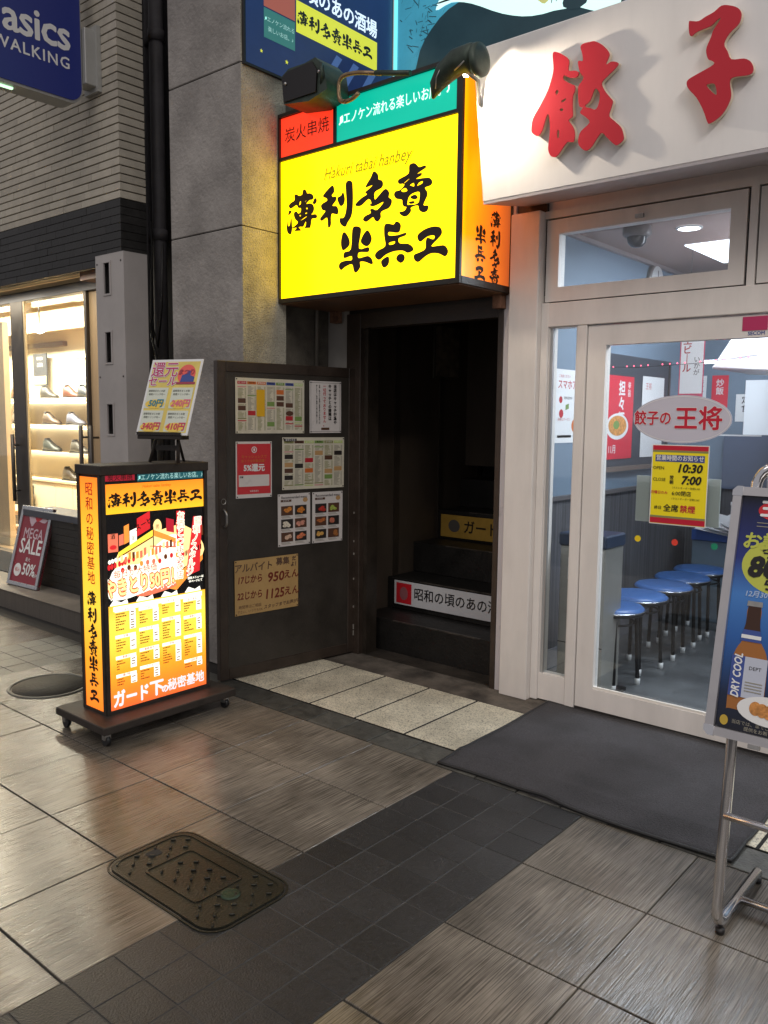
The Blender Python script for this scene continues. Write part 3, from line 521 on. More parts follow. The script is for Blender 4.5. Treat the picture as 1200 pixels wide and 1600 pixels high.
for x, y, z, e in ((-9.6, 4.5, 2.75, 300), (-7.6, 4.5, 2.75, 90), (-11.3, 4.5, 2.75, 230), (-6.9, 3.35, 2.60, 12), (-8.4, 3.4, 2.60, 18)):  # the last one, under the soffit, is added to brighten the wood screen
    ld = bpy.data.lights.new('shop_lamp', 'AREA'); ld.energy = e; ld.color = (1, .89, .68); ld.shape = 'RECTANGLE'; ld.size = 1.6; ld.size_y = .3
    lo = bpy.data.objects.new('shop_lamp', ld); lo.location = (x, y, z); col.objects.link(lo)
for x, y in ((-8.6, 4.15), (-7.9, 4.15), (-9.3, 4.15)): lathe('ceiling_spot', [(0, -.01), (.07, -.01), (.075, .0)], mat('lamp_glow', (0, 0, 0)), shop, 16, (x, y, 2.848))
t = thing('track_spot', 'glowing track spotlight hanging inside the shoe shop', 'spotlight', (-8.85, 4.6, 2.42)); lathe('bulb', [(0, -.05), (.05, -.03), (.055, .02), (.03, .05), (0, .055)], mat('lamp_glow', (0, 0, 0)), t, 14); tube('stem', [(0, 0, .05), (0, 0, .42)], .01, STL, t, 6)
# SALE board on the ledge
t = thing('sale_board', 'red SALE board in a silver frame leaning on the low black wall', 'sign', (-6.55, 3.06, .146), R(3), rx=R(-15))
ALU = mat('satin_aluminium', (.55, .56, .58), .28, .85, var=.08, vs=15)
box('panel', (.0, 0, 0), (.44, .02, .64), mat('sale_red', lin(140, 38, 52), .25), t)
for a, b in (((0, -.012, 0), (.44, .022, .03)), ((0, -.012, .61), (.44, .022, .64)), ((0, -.012, .03), (.03, .022, .61)), ((.41, -.012, .03), (.44, .022, .61))): box('frame_bar', a, b, ALU, t, .003)
text('SALE', .225, .315, .165, WHP, t, -.002, .003, sx=.9); text('MEGA', .225, .42, .115, mat('pale_pink', lin(205, 180, 190), .4), t, -.002, .002, sx=.9); text('50%', .265, .135, .13, WHP, t, -.002, .003, sx=.85); text('最大', .225, .215, .035, WHP, t, -.002); text('OFF', .37, .10, .04, WHP, t, -.003)
shape('emblem', [ell(.105, .125, .052, .052)], WHP, t, -.002, sm=False); text('税込', .105, .125, .035, REDP, t, -.003)
shape('pattern', [[(.12, .60), (.40, .60), (.36, .52), (.24, .53), (.18, .48)]], mat('pale_pink', (0, 0, 0)), t, -.002); shape('pattern', [[(.20, .60), (.36, .60), (.25, .52)]], REDP, t, -.003)
# steel post with slots, pipes in the gap ---------------------------------
PST = mat('post_paint', (.44, .41, .395), .45, var=.10, vs=4, bump=.05)
box('ledge_inner', (-9.5, 3.491, -.004), (-5.3, 3.9, .1415), LEDT, shop)
t = thing('slotted_post', 'beige steel gate post with three slots beside the shoe shop', 'post', (-4.955, 2.965, .142))
H0 = 2.36
L = []
for z0, z1 in ((0, 1.235), (1.425, 1.69), (1.88, 2.12), (2.31, H0)): L.append(((0, 0, z0), (.32, .005, z1)))
for z0, z1 in ((1.235, 1.425), (1.69, 1.88), (2.12, 2.31)): L += [((0, 0, z0), (.10, .005, z1)), ((.165, 0, z0), (.32, .005, z1))]
boxes('front_plate', L, PST, t); box('side_plate', (.315, .0052, 0), (.32, .17, H0), PST, t); box('rear_plate', (0, .165, 0), (.314, .17, H0), PST, t); box('side_plate', (0, .0052, 0), (.005, .164, H0), PST, t); box('top_cap', (0.0, 0.0, H0+.0005), (.32, .17, H0+.004), PST, t)
for z0, z1 in ((1.235, 1.425), (1.69, 1.88), (2.12, 2.31)):
    boxes('slot_frame', [((.088, -.006, z0-.012), (.177, 0, z0)), ((.088, -.006, z1), (.177, 0, z1+.012)), ((.088, -.006, z0), (.10, 0, z1)), ((.165, -.006, z0), (.177, 0, z1))], PST, t, .001); box('slot_plate', (.09, .03, z0-.01), (.175, .035, z1+.01), STL, t)
for x, z in ((.02, 2.31), (.29, 2.31), (.02, 1.60), (.29, 1.60), (.29, .85), (.02, .85)): lathe('screw', [(0, .003), (.006, .002), (.007, 0)], STL, t, 8, (x, -.001, z), (R(90), 0, 0))
PIPE = mat('grey_pipe', (.085, .080, .085), .6, 0., var=.25, vs=7)
for x, y, r, lab in ((-4.97, 3.38, .052, 'thick dark drain pipe nearest the brick corner'), (-4.82, 3.36, .046, 'thinner dark drain pipe beside the concrete pillar')):
    t = thing('drain_pipe', lab, 'pipe', (x, y, 0), group='drain pipes in the gap'); tube('shaft', [(0, 0, 0), (0, 0, 5)], r, PIPE, t, 14)
    for z in (1.5, 2.65, 3.9): tube('coupling', [(0, 0, z), (0, 0, z+.07)], r+.008, PIPE, t, 14)
t = thing('loose_cable', 'bundle of dark cables hanging slack between the pipes', 'cable', (-4.78, 3.27, 0)); tube('cable', [(0, 0, 2.75), (.01, -.01, 2.4), (-.03, 0, 2.05), (.06, 0, 1.8), (.09, 0, 1.4), (.06, .01, .9)], .008, INK, t, 6); tube('cable', [(-.08, 0, 2.7), (-.06, 0, 2.2), (.05, 0, 1.95), (.10, 0, 2.2), (.12, 0, 2.6)], .007, INK, t, 6)
gb = box('gap_wall', (-5.6, 3.50, 0), (-4.0, 3.56, 5.4), mat('gap_dark', (0, 0, 0))); tag(gb, 'dark rear wall of the narrow gap behind the drain pipes', 'wall')
# ================================================================= BLADE SIGN OF THE SHOE SHOP
t = thing('blade_sign', 'dark blue sports shoe sign with rounded corners hung on the brick wall', 'sign', (-4.93, 2.10, 0), R(90))
BLUEF = mat('sign_blue', lin(36, 46, 112), .3, emit=.12); SGR = mat('sign_grey', (.42, .42, .40), .4, .2, var=.1)
shape('case', [rrect(0, 3.40, .80, 4.35, .09)], SGR, t, .075, .14, sm=False); shape('face', [rrect(.012, 3.415, .788, 4.335, .08)], BLUEF, t, 0, .008, sm=False)
text('asics', .725, 3.768, .245, WHP, t, -.006, .0050, 'RIGHT', name='lettering', gap=.94); text('WALKING', .715, 3.615, .092, WHP, t, -.006, .0016, 'RIGHT', gap=1.17)
box('under_light', (.22, .05, 3.390), (.38, .07, 3.3995), mat('green_tube', (.55, 1, .6), .3, emit=1.6), t)
t = thing('sign_bracket', 'grey steel bracket box fixing the blue sign to the bricks', 'bracket', (-5.02, 2.902, 0)); box('plate', (0, 0, 3.53), (.12, .094, 3.86), SGR, t, .004); box('wall_plate', (-.02, .07, 3.50), (.14, .0965, 3.89), SGR, t)
# ================================================================= BILLBOARDS ABOVE
t = thing('wall_billboard', 'dark blue backlit billboard with a yellow name strip above the bar', 'billboard', (-3.655, 3.11, 0), R(90))
BB = mat('board_blue', lin(34, 52, 100), .35, emit=.40, var=.5, vs=1.3); box('case', (0, .002, 3.40), (1.25, .03, 5.0), INK, t); sheet('print', .012, 1.24, 3.412, 4.99, BB, t, .0015)
YL = mat('strip_yellow', lin(205, 210, 60), .35, emit=.85); sheet('name_strip', .385, 1.09, 3.69, 3.862, YL, t, -.0005)
for i, ch in enumerate(NAME): glyph(ch, .435+.094*i+.0, 3.775, .088, INK, t, -.002)
text('昭和の頃のあの酒場', 1.09, 3.925, .108, mat('white_lit', (.75, .9, 1), .4, emit=.9), t, -.002, .002, 'RIGHT', gap=.95)
sheet('green_strip', .14, .375, 3.58, 3.735, mat('strip_teal', lin(60, 125, 120), .4, emit=.5), t, -.0005); sheet('red_strip', .14, .375, 3.742, 3.862, mat('strip_red', lin(175, 95, 80), .4, emit=.5), t, -.0005)
text('♫エノケン流れる', .257, 3.68, .030, mat('pale_lit', lin(170, 215, 210), .4, emit=.6), t, -.002); text('楽しいお店。♪', .265, 3.63, .030, mat('pale_lit', (0, 0, 0)), t, -.002)
for x, z, s in ((.12, 3.50, .012), (.31, 3.50, .014), (.78, 3.55, .01)): shape('star', [[(x+s*math.cos(R(90+36*k))*(1 if k % 2 == 0 else .42), z+s*math.sin(R(90+36*k))*(1 if k % 2 == 0 else .42)) for k in range(10)]], YL, t, -.002, sm=False)
for k, x in enumerate((.55, .70, .86)): shape('light_ray', [[(x, 3.42), (x+.05, 3.42), (x+.22, 3.66), (x+.17, 3.67)]], mat('ray_blue', lin(75, 105, 160), .4, emit=.5), t, -.0005-.0004*k, sm=False)
t = thing('photo_billboard', 'teal backlit billboard with a white striped collar picture above the restaurant board', 'billboard', (-3.65, 4.37, 0))
TE = mat('teal_print', lin(60, 140, 165), .35, emit=.8, var=.55, vs=2.2); box('case', (0, .002, 3.2), (3.6, .04, 5.1), INK, t); sheet('print', .02, 3.58, 3.22, 5.09, TE, t, .0015)
CY = mat('cyan_edge', lin(120, 235, 235), .3, emit=1.); box('edge_light', (.0, -.01, 3.21), (.022, .0015, 5.09), CY, t)
DKT = mat('dark_teal_print', lin(34, 58, 66), .35, emit=.5, var=.3, vs=4); shape('dark_shoulder', [[(.16, 3.2), (.18, 3.72), (.30, 3.92), (.52, 4.02), (.90, 4.0), (1.20, 3.80), (1.60, 3.70), (1.62, 3.2)]], DKT, t, -.001)
WL = mat('white_collar_print', lin(205, 245, 240), .35, emit=1.); shape('collar', [[(.33, 4.02), (.45, 4.03), (.60, 3.98), (.82, 3.86), (1.02, 3.79), (1.20, 3.79), (1.12, 3.92), (.90, 4.03), (.62, 4.14), (.42, 4.13)]], WL, t, -.0018)
for k in range(3): shape('stripe', [[(.36+.03*k, 4.05+.03*k), (.60, 4.03+.028*k), (.88, 3.93+.03*k), (.885, 3.938+.03*k), (.61, 4.042+.028*k), (.37+.03*k, 4.06+.03*k)]], INK, t, -.0026)
shape('neck', [[(.80, 4.3), (.92, 4.02), (1.06, 3.86), (1.12, 3.84), (1.20, 3.95), (1.30, 4.3)]], mat('skin_print', lin(190, 190, 120), .35, emit=.75, var=.3, vs=5), t, -.0022)
shape('collar', [[(1.13, 3.83), (1.22, 4.3), (1.60, 4.3), (1.56, 3.70), (1.30, 3.76)]], WL, t, -.0030); shape('tie', [[(1.27, 4.3), (1.24, 3.9), (1.22, 3.78), (1.36, 3.76), (1.42, 4.0), (1.44, 4.3)]], DKT, t, -.0038)
for k in range(3): shape('stripe', [[(1.19+.03*k, 4.3), (1.145+.03*k, 3.87), (1.155+.03*k, 3.87), (1.20+.03*k, 4.3)]], INK, t, -.0036)
shape('blue_patch', [[(1.60, 4.3), (1.57, 3.74), (1.9, 3.72), (2.4, 3.8), (2.4, 4.3)]], mat('blue_print', lin(50, 95, 150), .35, emit=.7, var=.6, vs=9), t, -.0034)
rr = random.Random(4)
L = []
for _ in range(70):
    x, z, a = rr.gauss(.24, .10), rr.gauss(3.93, .12), rr.uniform(0, 3.1); l = rr.uniform(.02, .07)
    if x > .04: L.append([(x, z), (x+l*math.cos(a), z+l*math.sin(a)), (x+l*math.cos(a)+.004, z+l*math.sin(a)+.003), (x+.004, z+.004)])
for k, p in enumerate(L): pass
bm = bmesh.new()
for k, p in enumerate(L):
    vs = [bm.verts.new((x, -.0018-.00001*k, z)) for x, z in p]; bm.faces.new(vs)
o = link('twig_print', mesh(bm, 'twig_print'), DKT, t); o['kind'] = 'stuff'
# ================================================================= YELLOW SIGN BOX
YE = mat('sign_yellow', (1, .93, 0), .3, emit=2.5, ec=(1, .60, 0)); RE = mat('sign_red', (1, .055, .02), .3, emit=1.0, ec=(1, .045, .015)); TL = mat('sign_teal', lin(0, 178, 150), .3, emit=.95)
SFR = mat('sign_case', (.030, .026, .022), .4, .2, var=.2, vs=12)
t = thing('box_sign', 'big backlit yellow box sign of the bar with brush lettering', 'sign', (-3.675, 3.38, 0))
BRN = mat('sign_case_brown', (.055, .035, .022), .5)
box('case', (.004, .006, 2.165), (1.272, .455, 3.20), SFR, t)
sheet('yellow_panel', .012, 1.258, 2.182, 2.946, YE, t, .0035, .002); sheet('red_panel', .014, .432, 2.972, 3.182, RE, t, .0035, .002); sheet('teal_panel', .452, 1.245, 2.968, 3.182, TL, t, .0035, .002)
for a, b in (((0, -.012, 2.155), (1.285, .005, 2.180)), ((0, -.012, 3.184), (1.285, .005, 3.204)), ((0, -.012, 2.180), (.0115, .005, 3.184)), ((1.2585, -.012, 2.180), (1.285, .005, 3.184)), ((.0115, -.008, 2.948), (1.2585, .005, 2.966)), ((.433, -.008, 2.966), (.451, .005, 3.184)), ((1.2460, -.008, 2.966), (1.2585, .005, 3.184))):
    box('frame_bar', a, b, SFR, t)
BRUSH = mat('brush_ink', (.022, .010, .006), .5)
for ch, (x, z, s) in GPOS.items(): glyph(ch, x+3.675, z, s, BRUSH, t, -.001)
text('Hakuri tabai hanbey', .66, 2.815, .088, mat('faint_ink', lin(170, 160, 0), .6, emit=.75), t, -.002, .0022, shear=.35, sx=.86)
text('炭火串焼', .222, 3.075, .088, BRUSH, t, -.001, 0, sx=1.0); text('♫エノケン流れる楽しいお店。♪', .835, 3.075, .066, mat('white_lit2', (.85, 1, .97), .4, emit=1.), t, -.001, .0006, sx=.79)
OR = gradient_mat('sign_orange_glow', 0, [(0, (1, .62, .0)), (.06, (1, .34, .0)), (.25, (1, .20, .01)), (.46, (.42, .09, .02))], .9)  # fall-off of the light from inside the box, painted as a gradient
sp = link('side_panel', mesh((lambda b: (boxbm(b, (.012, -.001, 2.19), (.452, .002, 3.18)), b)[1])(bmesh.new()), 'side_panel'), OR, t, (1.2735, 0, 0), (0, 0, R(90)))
for i, ch in enumerate(NAME[:4]): glyph(ch, .310, 2.505-.094*i, .094, BRUSH, sp, -.0025)
for i, ch in enumerate(NAME[4:]): glyph(ch, .178, 2.412-.094*i, .094, BRUSH, sp, -.0025)
for a, b in (((1.273, .005, 2.155), (1.287, .47, 2.189)), ((1.273, .455, 2.189), (1.287, .47, 3.18)), ((1.273, .005, 3.181), (1.287, .47, 3.20))): box('side_frame', a, b, SFR, t)
box('underside', (.004, .006, 2.150), (1.272, .455, 2.1645), mat('rust_brown', (.16, .075, .035), .5, var=.4, vs=5), t)
for x in (-.0, 1.19): box('wall_bracket', (x+.02, .40, 2.08), (x+.07, .455, 2.149), mat('rusty', (.20, .10, .06), .7, var=.6, vs=30), t)
# ---- floodlights over the signs
HOOD = mat('lamp_hood', (.05, .07, .055), .45, .3, var=.35, vs=20, bump=.1)
t = thing('floodlight', 'black cowl floodlight at the corner of the white board, lighting it', 'floodlight', (-2.18, 3.18, 3.06))
tube('hood', [(-.245, 0, -.105), (-.225, 0, -.055), (-.18, 0, -.01), (-.11, 0, .022), (-.04, 0, .02), (-.005, 0, .008)], [.006, .034, .050, .056, .060, .064], HOOD, t, 20)
lathe('end_cap', [(0, 0), (.068, 0), (.072, .004), (.070, .022), (.05, .026), (0, .026)], HOOD, t, 28, (-.004, 0, 0), (0, R(90), 0)); tube('seam', [(-.205, -.034, -.082), (-.19, -.049, -.04), (-.165, -.047, .0)], .0022, STEEL, t, 6)
tube('arm', [(-.08, .03, -.02), (-.08, .12, -.03), (-.10, .17, -.12)], .009, STEEL, t, 8); tube('clip', [(-.09, -.05, -.035), (-.03, -.062, -.015)], .003, STEEL, t, 6)
lathe('bulb', [(0, -.018), (.012, -.014), (.016, 0), (.01, .012), (0, .016)], mat('bulb_glow', (1, .85, .6), .4, emit=25), t, 14, (-.10, .055, -.012))
ld = bpy.data.lights.new('floodlight_beam', 'SPOT'); ld.energy = 23; ld.color = (1, .84, .64); ld.spot_size = R(125); ld.spot_blend = .12; ld.shadow_soft_size = .02
lo = bpy.data.objects.new('floodlight_beam', ld); col.objects.link(lo); lo.location = (-2.26, 3.17, 2.965); lo.rotation_euler = (Vector((.22, .22, -.14))).to_track_quat('-Z', 'Y').to_euler()
t = thing('floodlight', 'boxy dark green floodlight on the left end of the yellow sign', 'floodlight', (-3.46, 3.20, 3.16))
shape('hood', [[(.012, .005), (-.005, .15), (.05, .178), (.17, .175), (.25, .185), (.31, .13), (.335, .01), (.20, -.02)]], HOOD, t, .09, .17, sm=False); shape('rim', [[(.022, .012), (.008, .140), (.055, .160), (.235, .165), (.27, .115), (.262, .01)]], INK, t, .0, .012, sm=False)
tube('yoke', [(.28, .02, .03), (.32, -.02, .10), (.30, 0, .14)], .008, HOOD, t, 6)
for x in (.04, .29): lathe('bolt', [(0, .008), (.008, .006), (.009, 0)], STEEL, t, 8, (x, -.008, .10), (R(90), 0, 0))
t = thing('hook_pipe', 'bent brass coloured pipe hook on top of the yellow sign', 'pipe', (-3.0, 3.24, 3.15)); tube('pipe', arc([(.06, 0, -.035), (.02, 0, -.06), (-.075, 0, -.05), (-.075, 0, .075), (.04, 0, .07), (.20, .02, .03)], .05, 6), .011, mat('brass', (.30, .20, .11), .3, .6, var=.3, vs=20), t, 10); tube('sleeve', [(.16, .015, .042), (.36, .04, .0)], .014, HOOD, t, 8)
# ================================================================= RESTAURANT FRONT
WP = mat('cream_paint', (.80, .755, .715), .40, var=.08, vs=2.5, bump=.05, bs=30, spot=(5, .36, .95), stretch=(3, 3, .6)); WP2 = mat('lilac_white', (.64, .60, .62), .5, var=.07, vs=4, spot=(9, .36, .7))
rs = thing('restaurant', 'cream framed restaurant shopfront with glass door on the right', 'building')
box('jamb_strip', (-2.448, 3.835, .0), (-2.372, 3.95, 2.155), WP2, rs); box('column', (-2.37, 3.79, .0), (-2.20, 3.95, 2.545), WP, rs, .004)
box('corner_trim', (-2.2, 3.83, .006), (-2.158, 3.94, 2.09), WP, rs, .003); box('jamb_strip', (-2.448, 3.84, 2.156), (-2.371, 3.95, 3.0), WP2, rs)
GAPM = INK
box('head_rail', (-2.199, 3.832, 1.968), (1.6, 3.93, 2.088), WP, rs, .003)
def winframe(name, x0, x1, z0, z1, w, parent=rs, y0=3.845, y1=3.91, m=WP, b=None):
    b = w if b is None else b
    f = boxes(name, [((x0, y0, z0), (x1, y1, z0+b)), ((x0, y0, z1-w), (x1, y1, z1)), ((x0, y0, z0+b), (x0+w, y1, z1-w)), ((x1-w, y0, z0+b), (x1, y1, z1-w))], m, parent); return f
# transoms
for k, (x0, x1) in enumerate(((-2.195, -1.200), (-1.165, -.17), (-.135, .86))):
    box('transom_gap', (x0+.004, 3.895, 2.095), (x1-.004, 3.90, 2.105), INK, rs) if 0 else None
    f = winframe('transom_window', x0+.006, x1-.012, 2.096, 2.500, .07); f2 = boxes('shadow_gap', [((x0-.001, 3.86, 2.089), (x0+.0055, 3.9, 2.505)), ((x1-.0115, 3.86, 2.089), (x1, 3.9, 2.505)), ((x0+.0055, 3.86, 2.0885), (x1-.0115, 3.9, 2.0955)), ((x0+.0055, 3.86, 2.5005), (x1-.0115, 3.9, 2.507))], INK, rs)
    box('transom_glass', (x0+.075, 3.87, 2.165), (x1-.08, 3.876, 2.431), GLASS, rs); box('mullion', (x1+.001, 3.84, 2.089), (x1+.034, 3.93, 2.53), WP, rs)
    box('latch', ((x0+x1)/2-.02, 3.83, 2.445), ((x0+x1)/2+.02, 3.844, 2.462), STEEL, rs)
box('top_rail', (-2.199, 3.842, 2.508), (1.6, 3.93, 2.545), WP, rs); box('wall_over', (-2.45, 3.88, 2.546), (1.6, 3.95, 3.0), WP, rs)
# side light
winframe('side_window', -2.157, -1.998, .012, 1.967, .004, b=.14, y0=3.842); box('side_glass', (-2.152, 3.87, .155), (-2.002, 3.876, 1.962), GLASS, rs); box('side_bead', (-2.152, 3.852, .152), (-2.138, 3.87, 1.962), mat('silver_bead', (.5, .5, .5), .3, .6), rs)
box('door_post', (-1.997, 3.835, .0), (-1.945, 3.93, 1.967), WP, rs, .003)
# sliding doors
for x0, x1, lab in ((-1.940, -.86, 0), (-.84, .26, 1)):
    dd = winframe('door', x0, x1, .022, 1.962, .096, y0=3.846 + .0*lab, y1=3.90, b=.108); g1 = box('door_glass', (x0+.097, 3.870, .131), (x1-.097, 3.876, 1.865), GLASS, dd)
    box('bead', (x0+.0965, 3.852, .1305), (x1-.0965, 3.866, .142), mat('bright_bead', (.8, .76, .7), .35), dd)
    if not lab: door = dd
    if not lab:
        box('sticker', (-1.205, 3.843, 1.895), (-1.10, 3.8455, 1.955), mat('magenta', lin(190, 50, 100), .4), dd); text('SECOM', -1.145, 1.882, .022, PC['blue'], dd, 3.8445, .0006)
box('floor_track', (-1.945, 3.85, .0), (1.6, 3.93, .018), STL, rs); box('door_post', (.27, 3.835, 0), (1.6, 3.93, 1.967), WP, rs)
# stickers on the door glass
sy = 3.8695
ov = shape('oval_sticker', [ell(-1.465, 1.508, .232, .112, 40)], mat('frosted_grey', lin(200, 198, 212), .4), door, sy-.0005, .001, sm=False)
shape('oval_line', [ell(-1.465, 1.508, .226, .106, 40), ell(-1.465, 1.508, .2235, .1035, 40)], WHP, door, sy-.0018, sm=False)
CR = mat('crimson_print', lin(195, 30, 55), .4)
for dx, dy_, s_, m_, yy in ((.0, .0, .0035, WHP, .0022), (0, 0, .0010, CR, .0030)):
    text('餃子の', -1.60, 1.508, .072, m_, door, sy-yy, s_+.0008, sx=.85); text('王将', -1.385, 1.505, .112, m_, door, sy-yy, s_+.0018, sx=1.0)
box('backing_plate', (-1.672, sy+.012, 1.013), (-1.272, sy+.020, 1.235), mat('plate_white', lin(175, 180, 175), .4), door)
sheet('hours_sign', -1.592, -1.330, 1.012, 1.384, mat('hours_yellow', lin(228, 208, 30), .35, emit=.12), door, sy)
sheet('red_band', -1.592, -1.330, 1.362, 1.384, CR, door, sy-.001); sheet('red_band', -1.592, -1.330, 1.014, 1.040, CR, door, sy-.001); sheet('olive_band', -1.592, -1.330, 1.3525, 1.3615, PC['olive'], door, sy-.001); sheet('olive_band', -1.592, -1.330, 1.0405, 1.050, PC['olive'], door, sy-.001)
sheet('white_edge', -1.596, -1.326, 1.008, 1.388, WHP, door, sy+.0002, .0003)
sheet('navy_strip', -1.578, -1.345, 1.308, 1.340, PC['blue'], door, sy-.001); yt = sy-.0025
text('営業時間のお知らせ', -1.461, 1.324, .0275, WHP, door, yt, .0006, sx=.92)
text('OPEN', -1.560, 1.277, .021, INK, door, yt, .0002); text('10:30', -1.415, 1.277, .054, INK, door, yt, .0022, shear=.2)
text('CLOSE', -1.555, 1.222, .021, INK, door, yt, .0002); text('翌', -1.495, 1.233, .02, INK, door, yt, .0006); text('朝', -1.495, 1.211, .02, INK, door, yt, .0006); text('7:00', -1.405, 1.222, .054, INK, door, yt, .0022, shear=.2)
text('（ラストオーダー翌朝6:30）', -1.425, 1.186, .0115, INK, door, yt); text('月曜日のみ', -1.552, 1.160, .0165, CR, door, yt, .0003); text('6:00閉店', -1.445, 1.159, .025, INK, door, yt, .0004); text('（ラストオーダー翌朝5:30）', -1.425, 1.134, .0115, INK, door, yt)
text('終日', -1.555, 1.087, .018, INK, door, yt, .0004); text('全席', -1.492, 1.086, .037, INK, door, yt, .0010); text('禁煙', -1.413, 1.086, .037, CR, door, yt, .0010)
for x, c in ((-1.649, (235, 205, 30)), (-1.466, (225, 70, 55)), (-1.281, (30, 140, 105))): shape('round_sticker', [ell(x, .927, .0155, .0155)], print_mat('dot%d' % c[0], lin(*c)), door, sy-.0005, .0005, sm=False)
# ---- white board with the red characters
BW = mat('board_white', (.80, .785, .785), .42, var=.05, vs=2.5, stretch=(3, 3, .5))
bdt = thing('shop_board', 'white tilted signboard with big red raised characters over the restaurant', 'sign', (-2.31, 3.435, 2.53), rx=R(9.5))
box('panel', (0, 0, 0), (3.8, .03, .66), BW, bdt, .004)
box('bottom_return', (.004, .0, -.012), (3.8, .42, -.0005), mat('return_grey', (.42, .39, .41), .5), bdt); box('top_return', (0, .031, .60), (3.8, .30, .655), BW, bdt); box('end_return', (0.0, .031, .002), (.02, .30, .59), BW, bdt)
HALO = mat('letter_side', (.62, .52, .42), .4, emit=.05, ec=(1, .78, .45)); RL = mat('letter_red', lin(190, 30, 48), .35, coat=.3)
for ch, polys in BOARDG.items():
    lt = shape('letter_front', [p for p in polys], RL, bdt, -.034, .006); lt['label'] = {'餃': 'large red left character of the board', '子': 'large red right character of the board'}[ch]
    shape('letter_side', [p for p in polys], HALO, lt, -.019, .022); 
# ================================================================= RESTAURANT INSIDE
BLW = mat('blue_wall', (.17, .23, .30), .6, var=.06, vs=2); WAI = mat('dark_wainscot', (.10, .098, .105), .5, var=.6, vs=1.6, stretch=(24, 24, .12), bump=.5, bs=3); RF = mat('restaurant_floor', (.11, .115, .12), .35, var=.4, vs=4, bump=.1)
ri = rs
box('inner_floor', (-2.45, 3.94, -.02), (3.0, 6.6, .03), RF, ri); box('inner_ceiling', (-2.45, 3.935, 2.56), (3.0, 6.6, 2.62), mat('ceiling_mauve', (.30, .215, .19), .6), ri)
box('inner_left_wall', (-2.42, 3.951, .03), (-2.36, 6.5, 2.56), BLW, ri); box('wainscot', (-2.359, 3.951, .15), (-2.345, 6.4, 1.03), WAI, ri); box('dado_rail', (-2.359, 3.951, 1.031), (-2.33, 6.4, 1.055), mat('rail_grey', (.12, .11, .11), .5), ri); box('skirting', (-2.359, 3.951, .03), (-2.34, 6.4, .149), mat('skirting', (.2, .2, .22), .5), ri)
box('ceiling_trim', (-2.359, 3.951, 2.535), (-2.33, 6.4, 2.559), mat('trim_grey', (.3, .26, .26), .5), ri)
box('inner_back_wall', (-2.45, 6.4, 1.0), (3.0, 6.5, 2.56), BLW, ri); box('back_wainscot', (-2.344, 6.385, .03), (3.0, 6.399, .999), WAI, ri)
box('back_panel', (-2.08, 6.36, 1.0), (-1.72, 6.384, 1.40), mat('slate_panel', (.09, .12, .19), .4), ri); box('inner_right_wall', (2.94, 3.95, .03), (3.0, 6.4, 2.56), BLW, ri)
box('white_panel', (-1.95, 6.37, 1.405), (-1.70, 6.384, 1.80), mat('white_lit_panel', (.75, .78, .82), .5, emit=.35), ri); box('pier', (-1.715, 6.2, .03), (-1.5, 6.383, 2.5), mat('pier', (.45, .4, .38), .5), ri)
box('glass_partition', (-2.05, 5.95, 1.40), (-1.70, 5.955, 1.41), WHP, ri)
HD = mat('hood_white', (.75, .74, .76), .4); bm = bmesh.new()
v = [bm.verts.new(p) for p in ((-1.70, 4.9, 1.80), (-.6, 4.9, 1.72), (-.6, 5.6, 1.72), (-1.70, 5.6, 1.80), (-1.60, 5.0, 2.02), (-.6, 5.0, 2.3), (-.6, 5.6, 2.3), (-1.60, 5.6, 2.02), )]
for f in ((0, 1, 2, 3), (7, 6, 5, 4), (0, 4, 5, 1), (3, 2, 6, 7), (0, 3, 7, 4), (1, 5, 6, 2)): bm.faces.new([v[i] for i in f])
tag(link('menu_canopy', mesh(bm, 'menu_canopy', .01), HD), 'big slanted white canopy hanging inside the restaurant at the right edge', 'canopy')
# framed board with posters on the left wall
t = thing('notice_board', 'dark notice board with a brown ledge on the restaurant left wall', 'board', (-2.36, 4.86, 1.2), R(90)); box('panel', (0, -.012, 0), (1.08, 0, .72), mat('board_dark', (.05, .055, .07), .4), t); box('ledge', (-.02, -.035, -.03), (1.1, 0, -.0005), mat('brown_ledge', (.16, .12, .10), .5), t); box('frame_bar', (1.06, -.02, 0), (1.085, -.0125, .72), STL, t)
t = thing('ramen_poster', 'red poster with a round noodle bowl on the dark notice board', 'poster', (-2.346, 4.93, 1.25), R(90)); PR = mat('poster_red', lin(200, 42, 60), .3, emit=.15)
sheet('print', 0, .40, 0, .535, PR, t); shape('bowl', [ell(.17, .21, .165, .085)], WHP, t, -.002, sm=False); shape('soup', [ell(.17, .215, .135, .065)], mat('soup', lin(215, 150, 80), .4, var=.5, vs=60), t, -.0028); shape('topping', [ell(.15, .22, .045, .028, 8)], PC['green'], t, -.0034)
text('担々麺', .22, .50, .10, WHP, t, -.002, .003, vert=True, gap=1.0); text('辛旨', .33, .50, .05, WHP, t, -.002, .001, vert=True); text('11月', .10, .06, .06, WHP, t, -.002, .001)
t = thing('menu_poster', 'white paper menu on the dark notice board behind the oval sticker', 'poster', (-2.346, 5.47, 1.25), R(90)); sheet('paper', 0, .37, 0, .55, WHP, t); text('ギョーザ', .18, .30, .07, INK, t, -.002); text('１人前', .18, .20, .05, PC['green'], t, -.002); text('王将', .1, .48, .05, REDP, t, -.002)
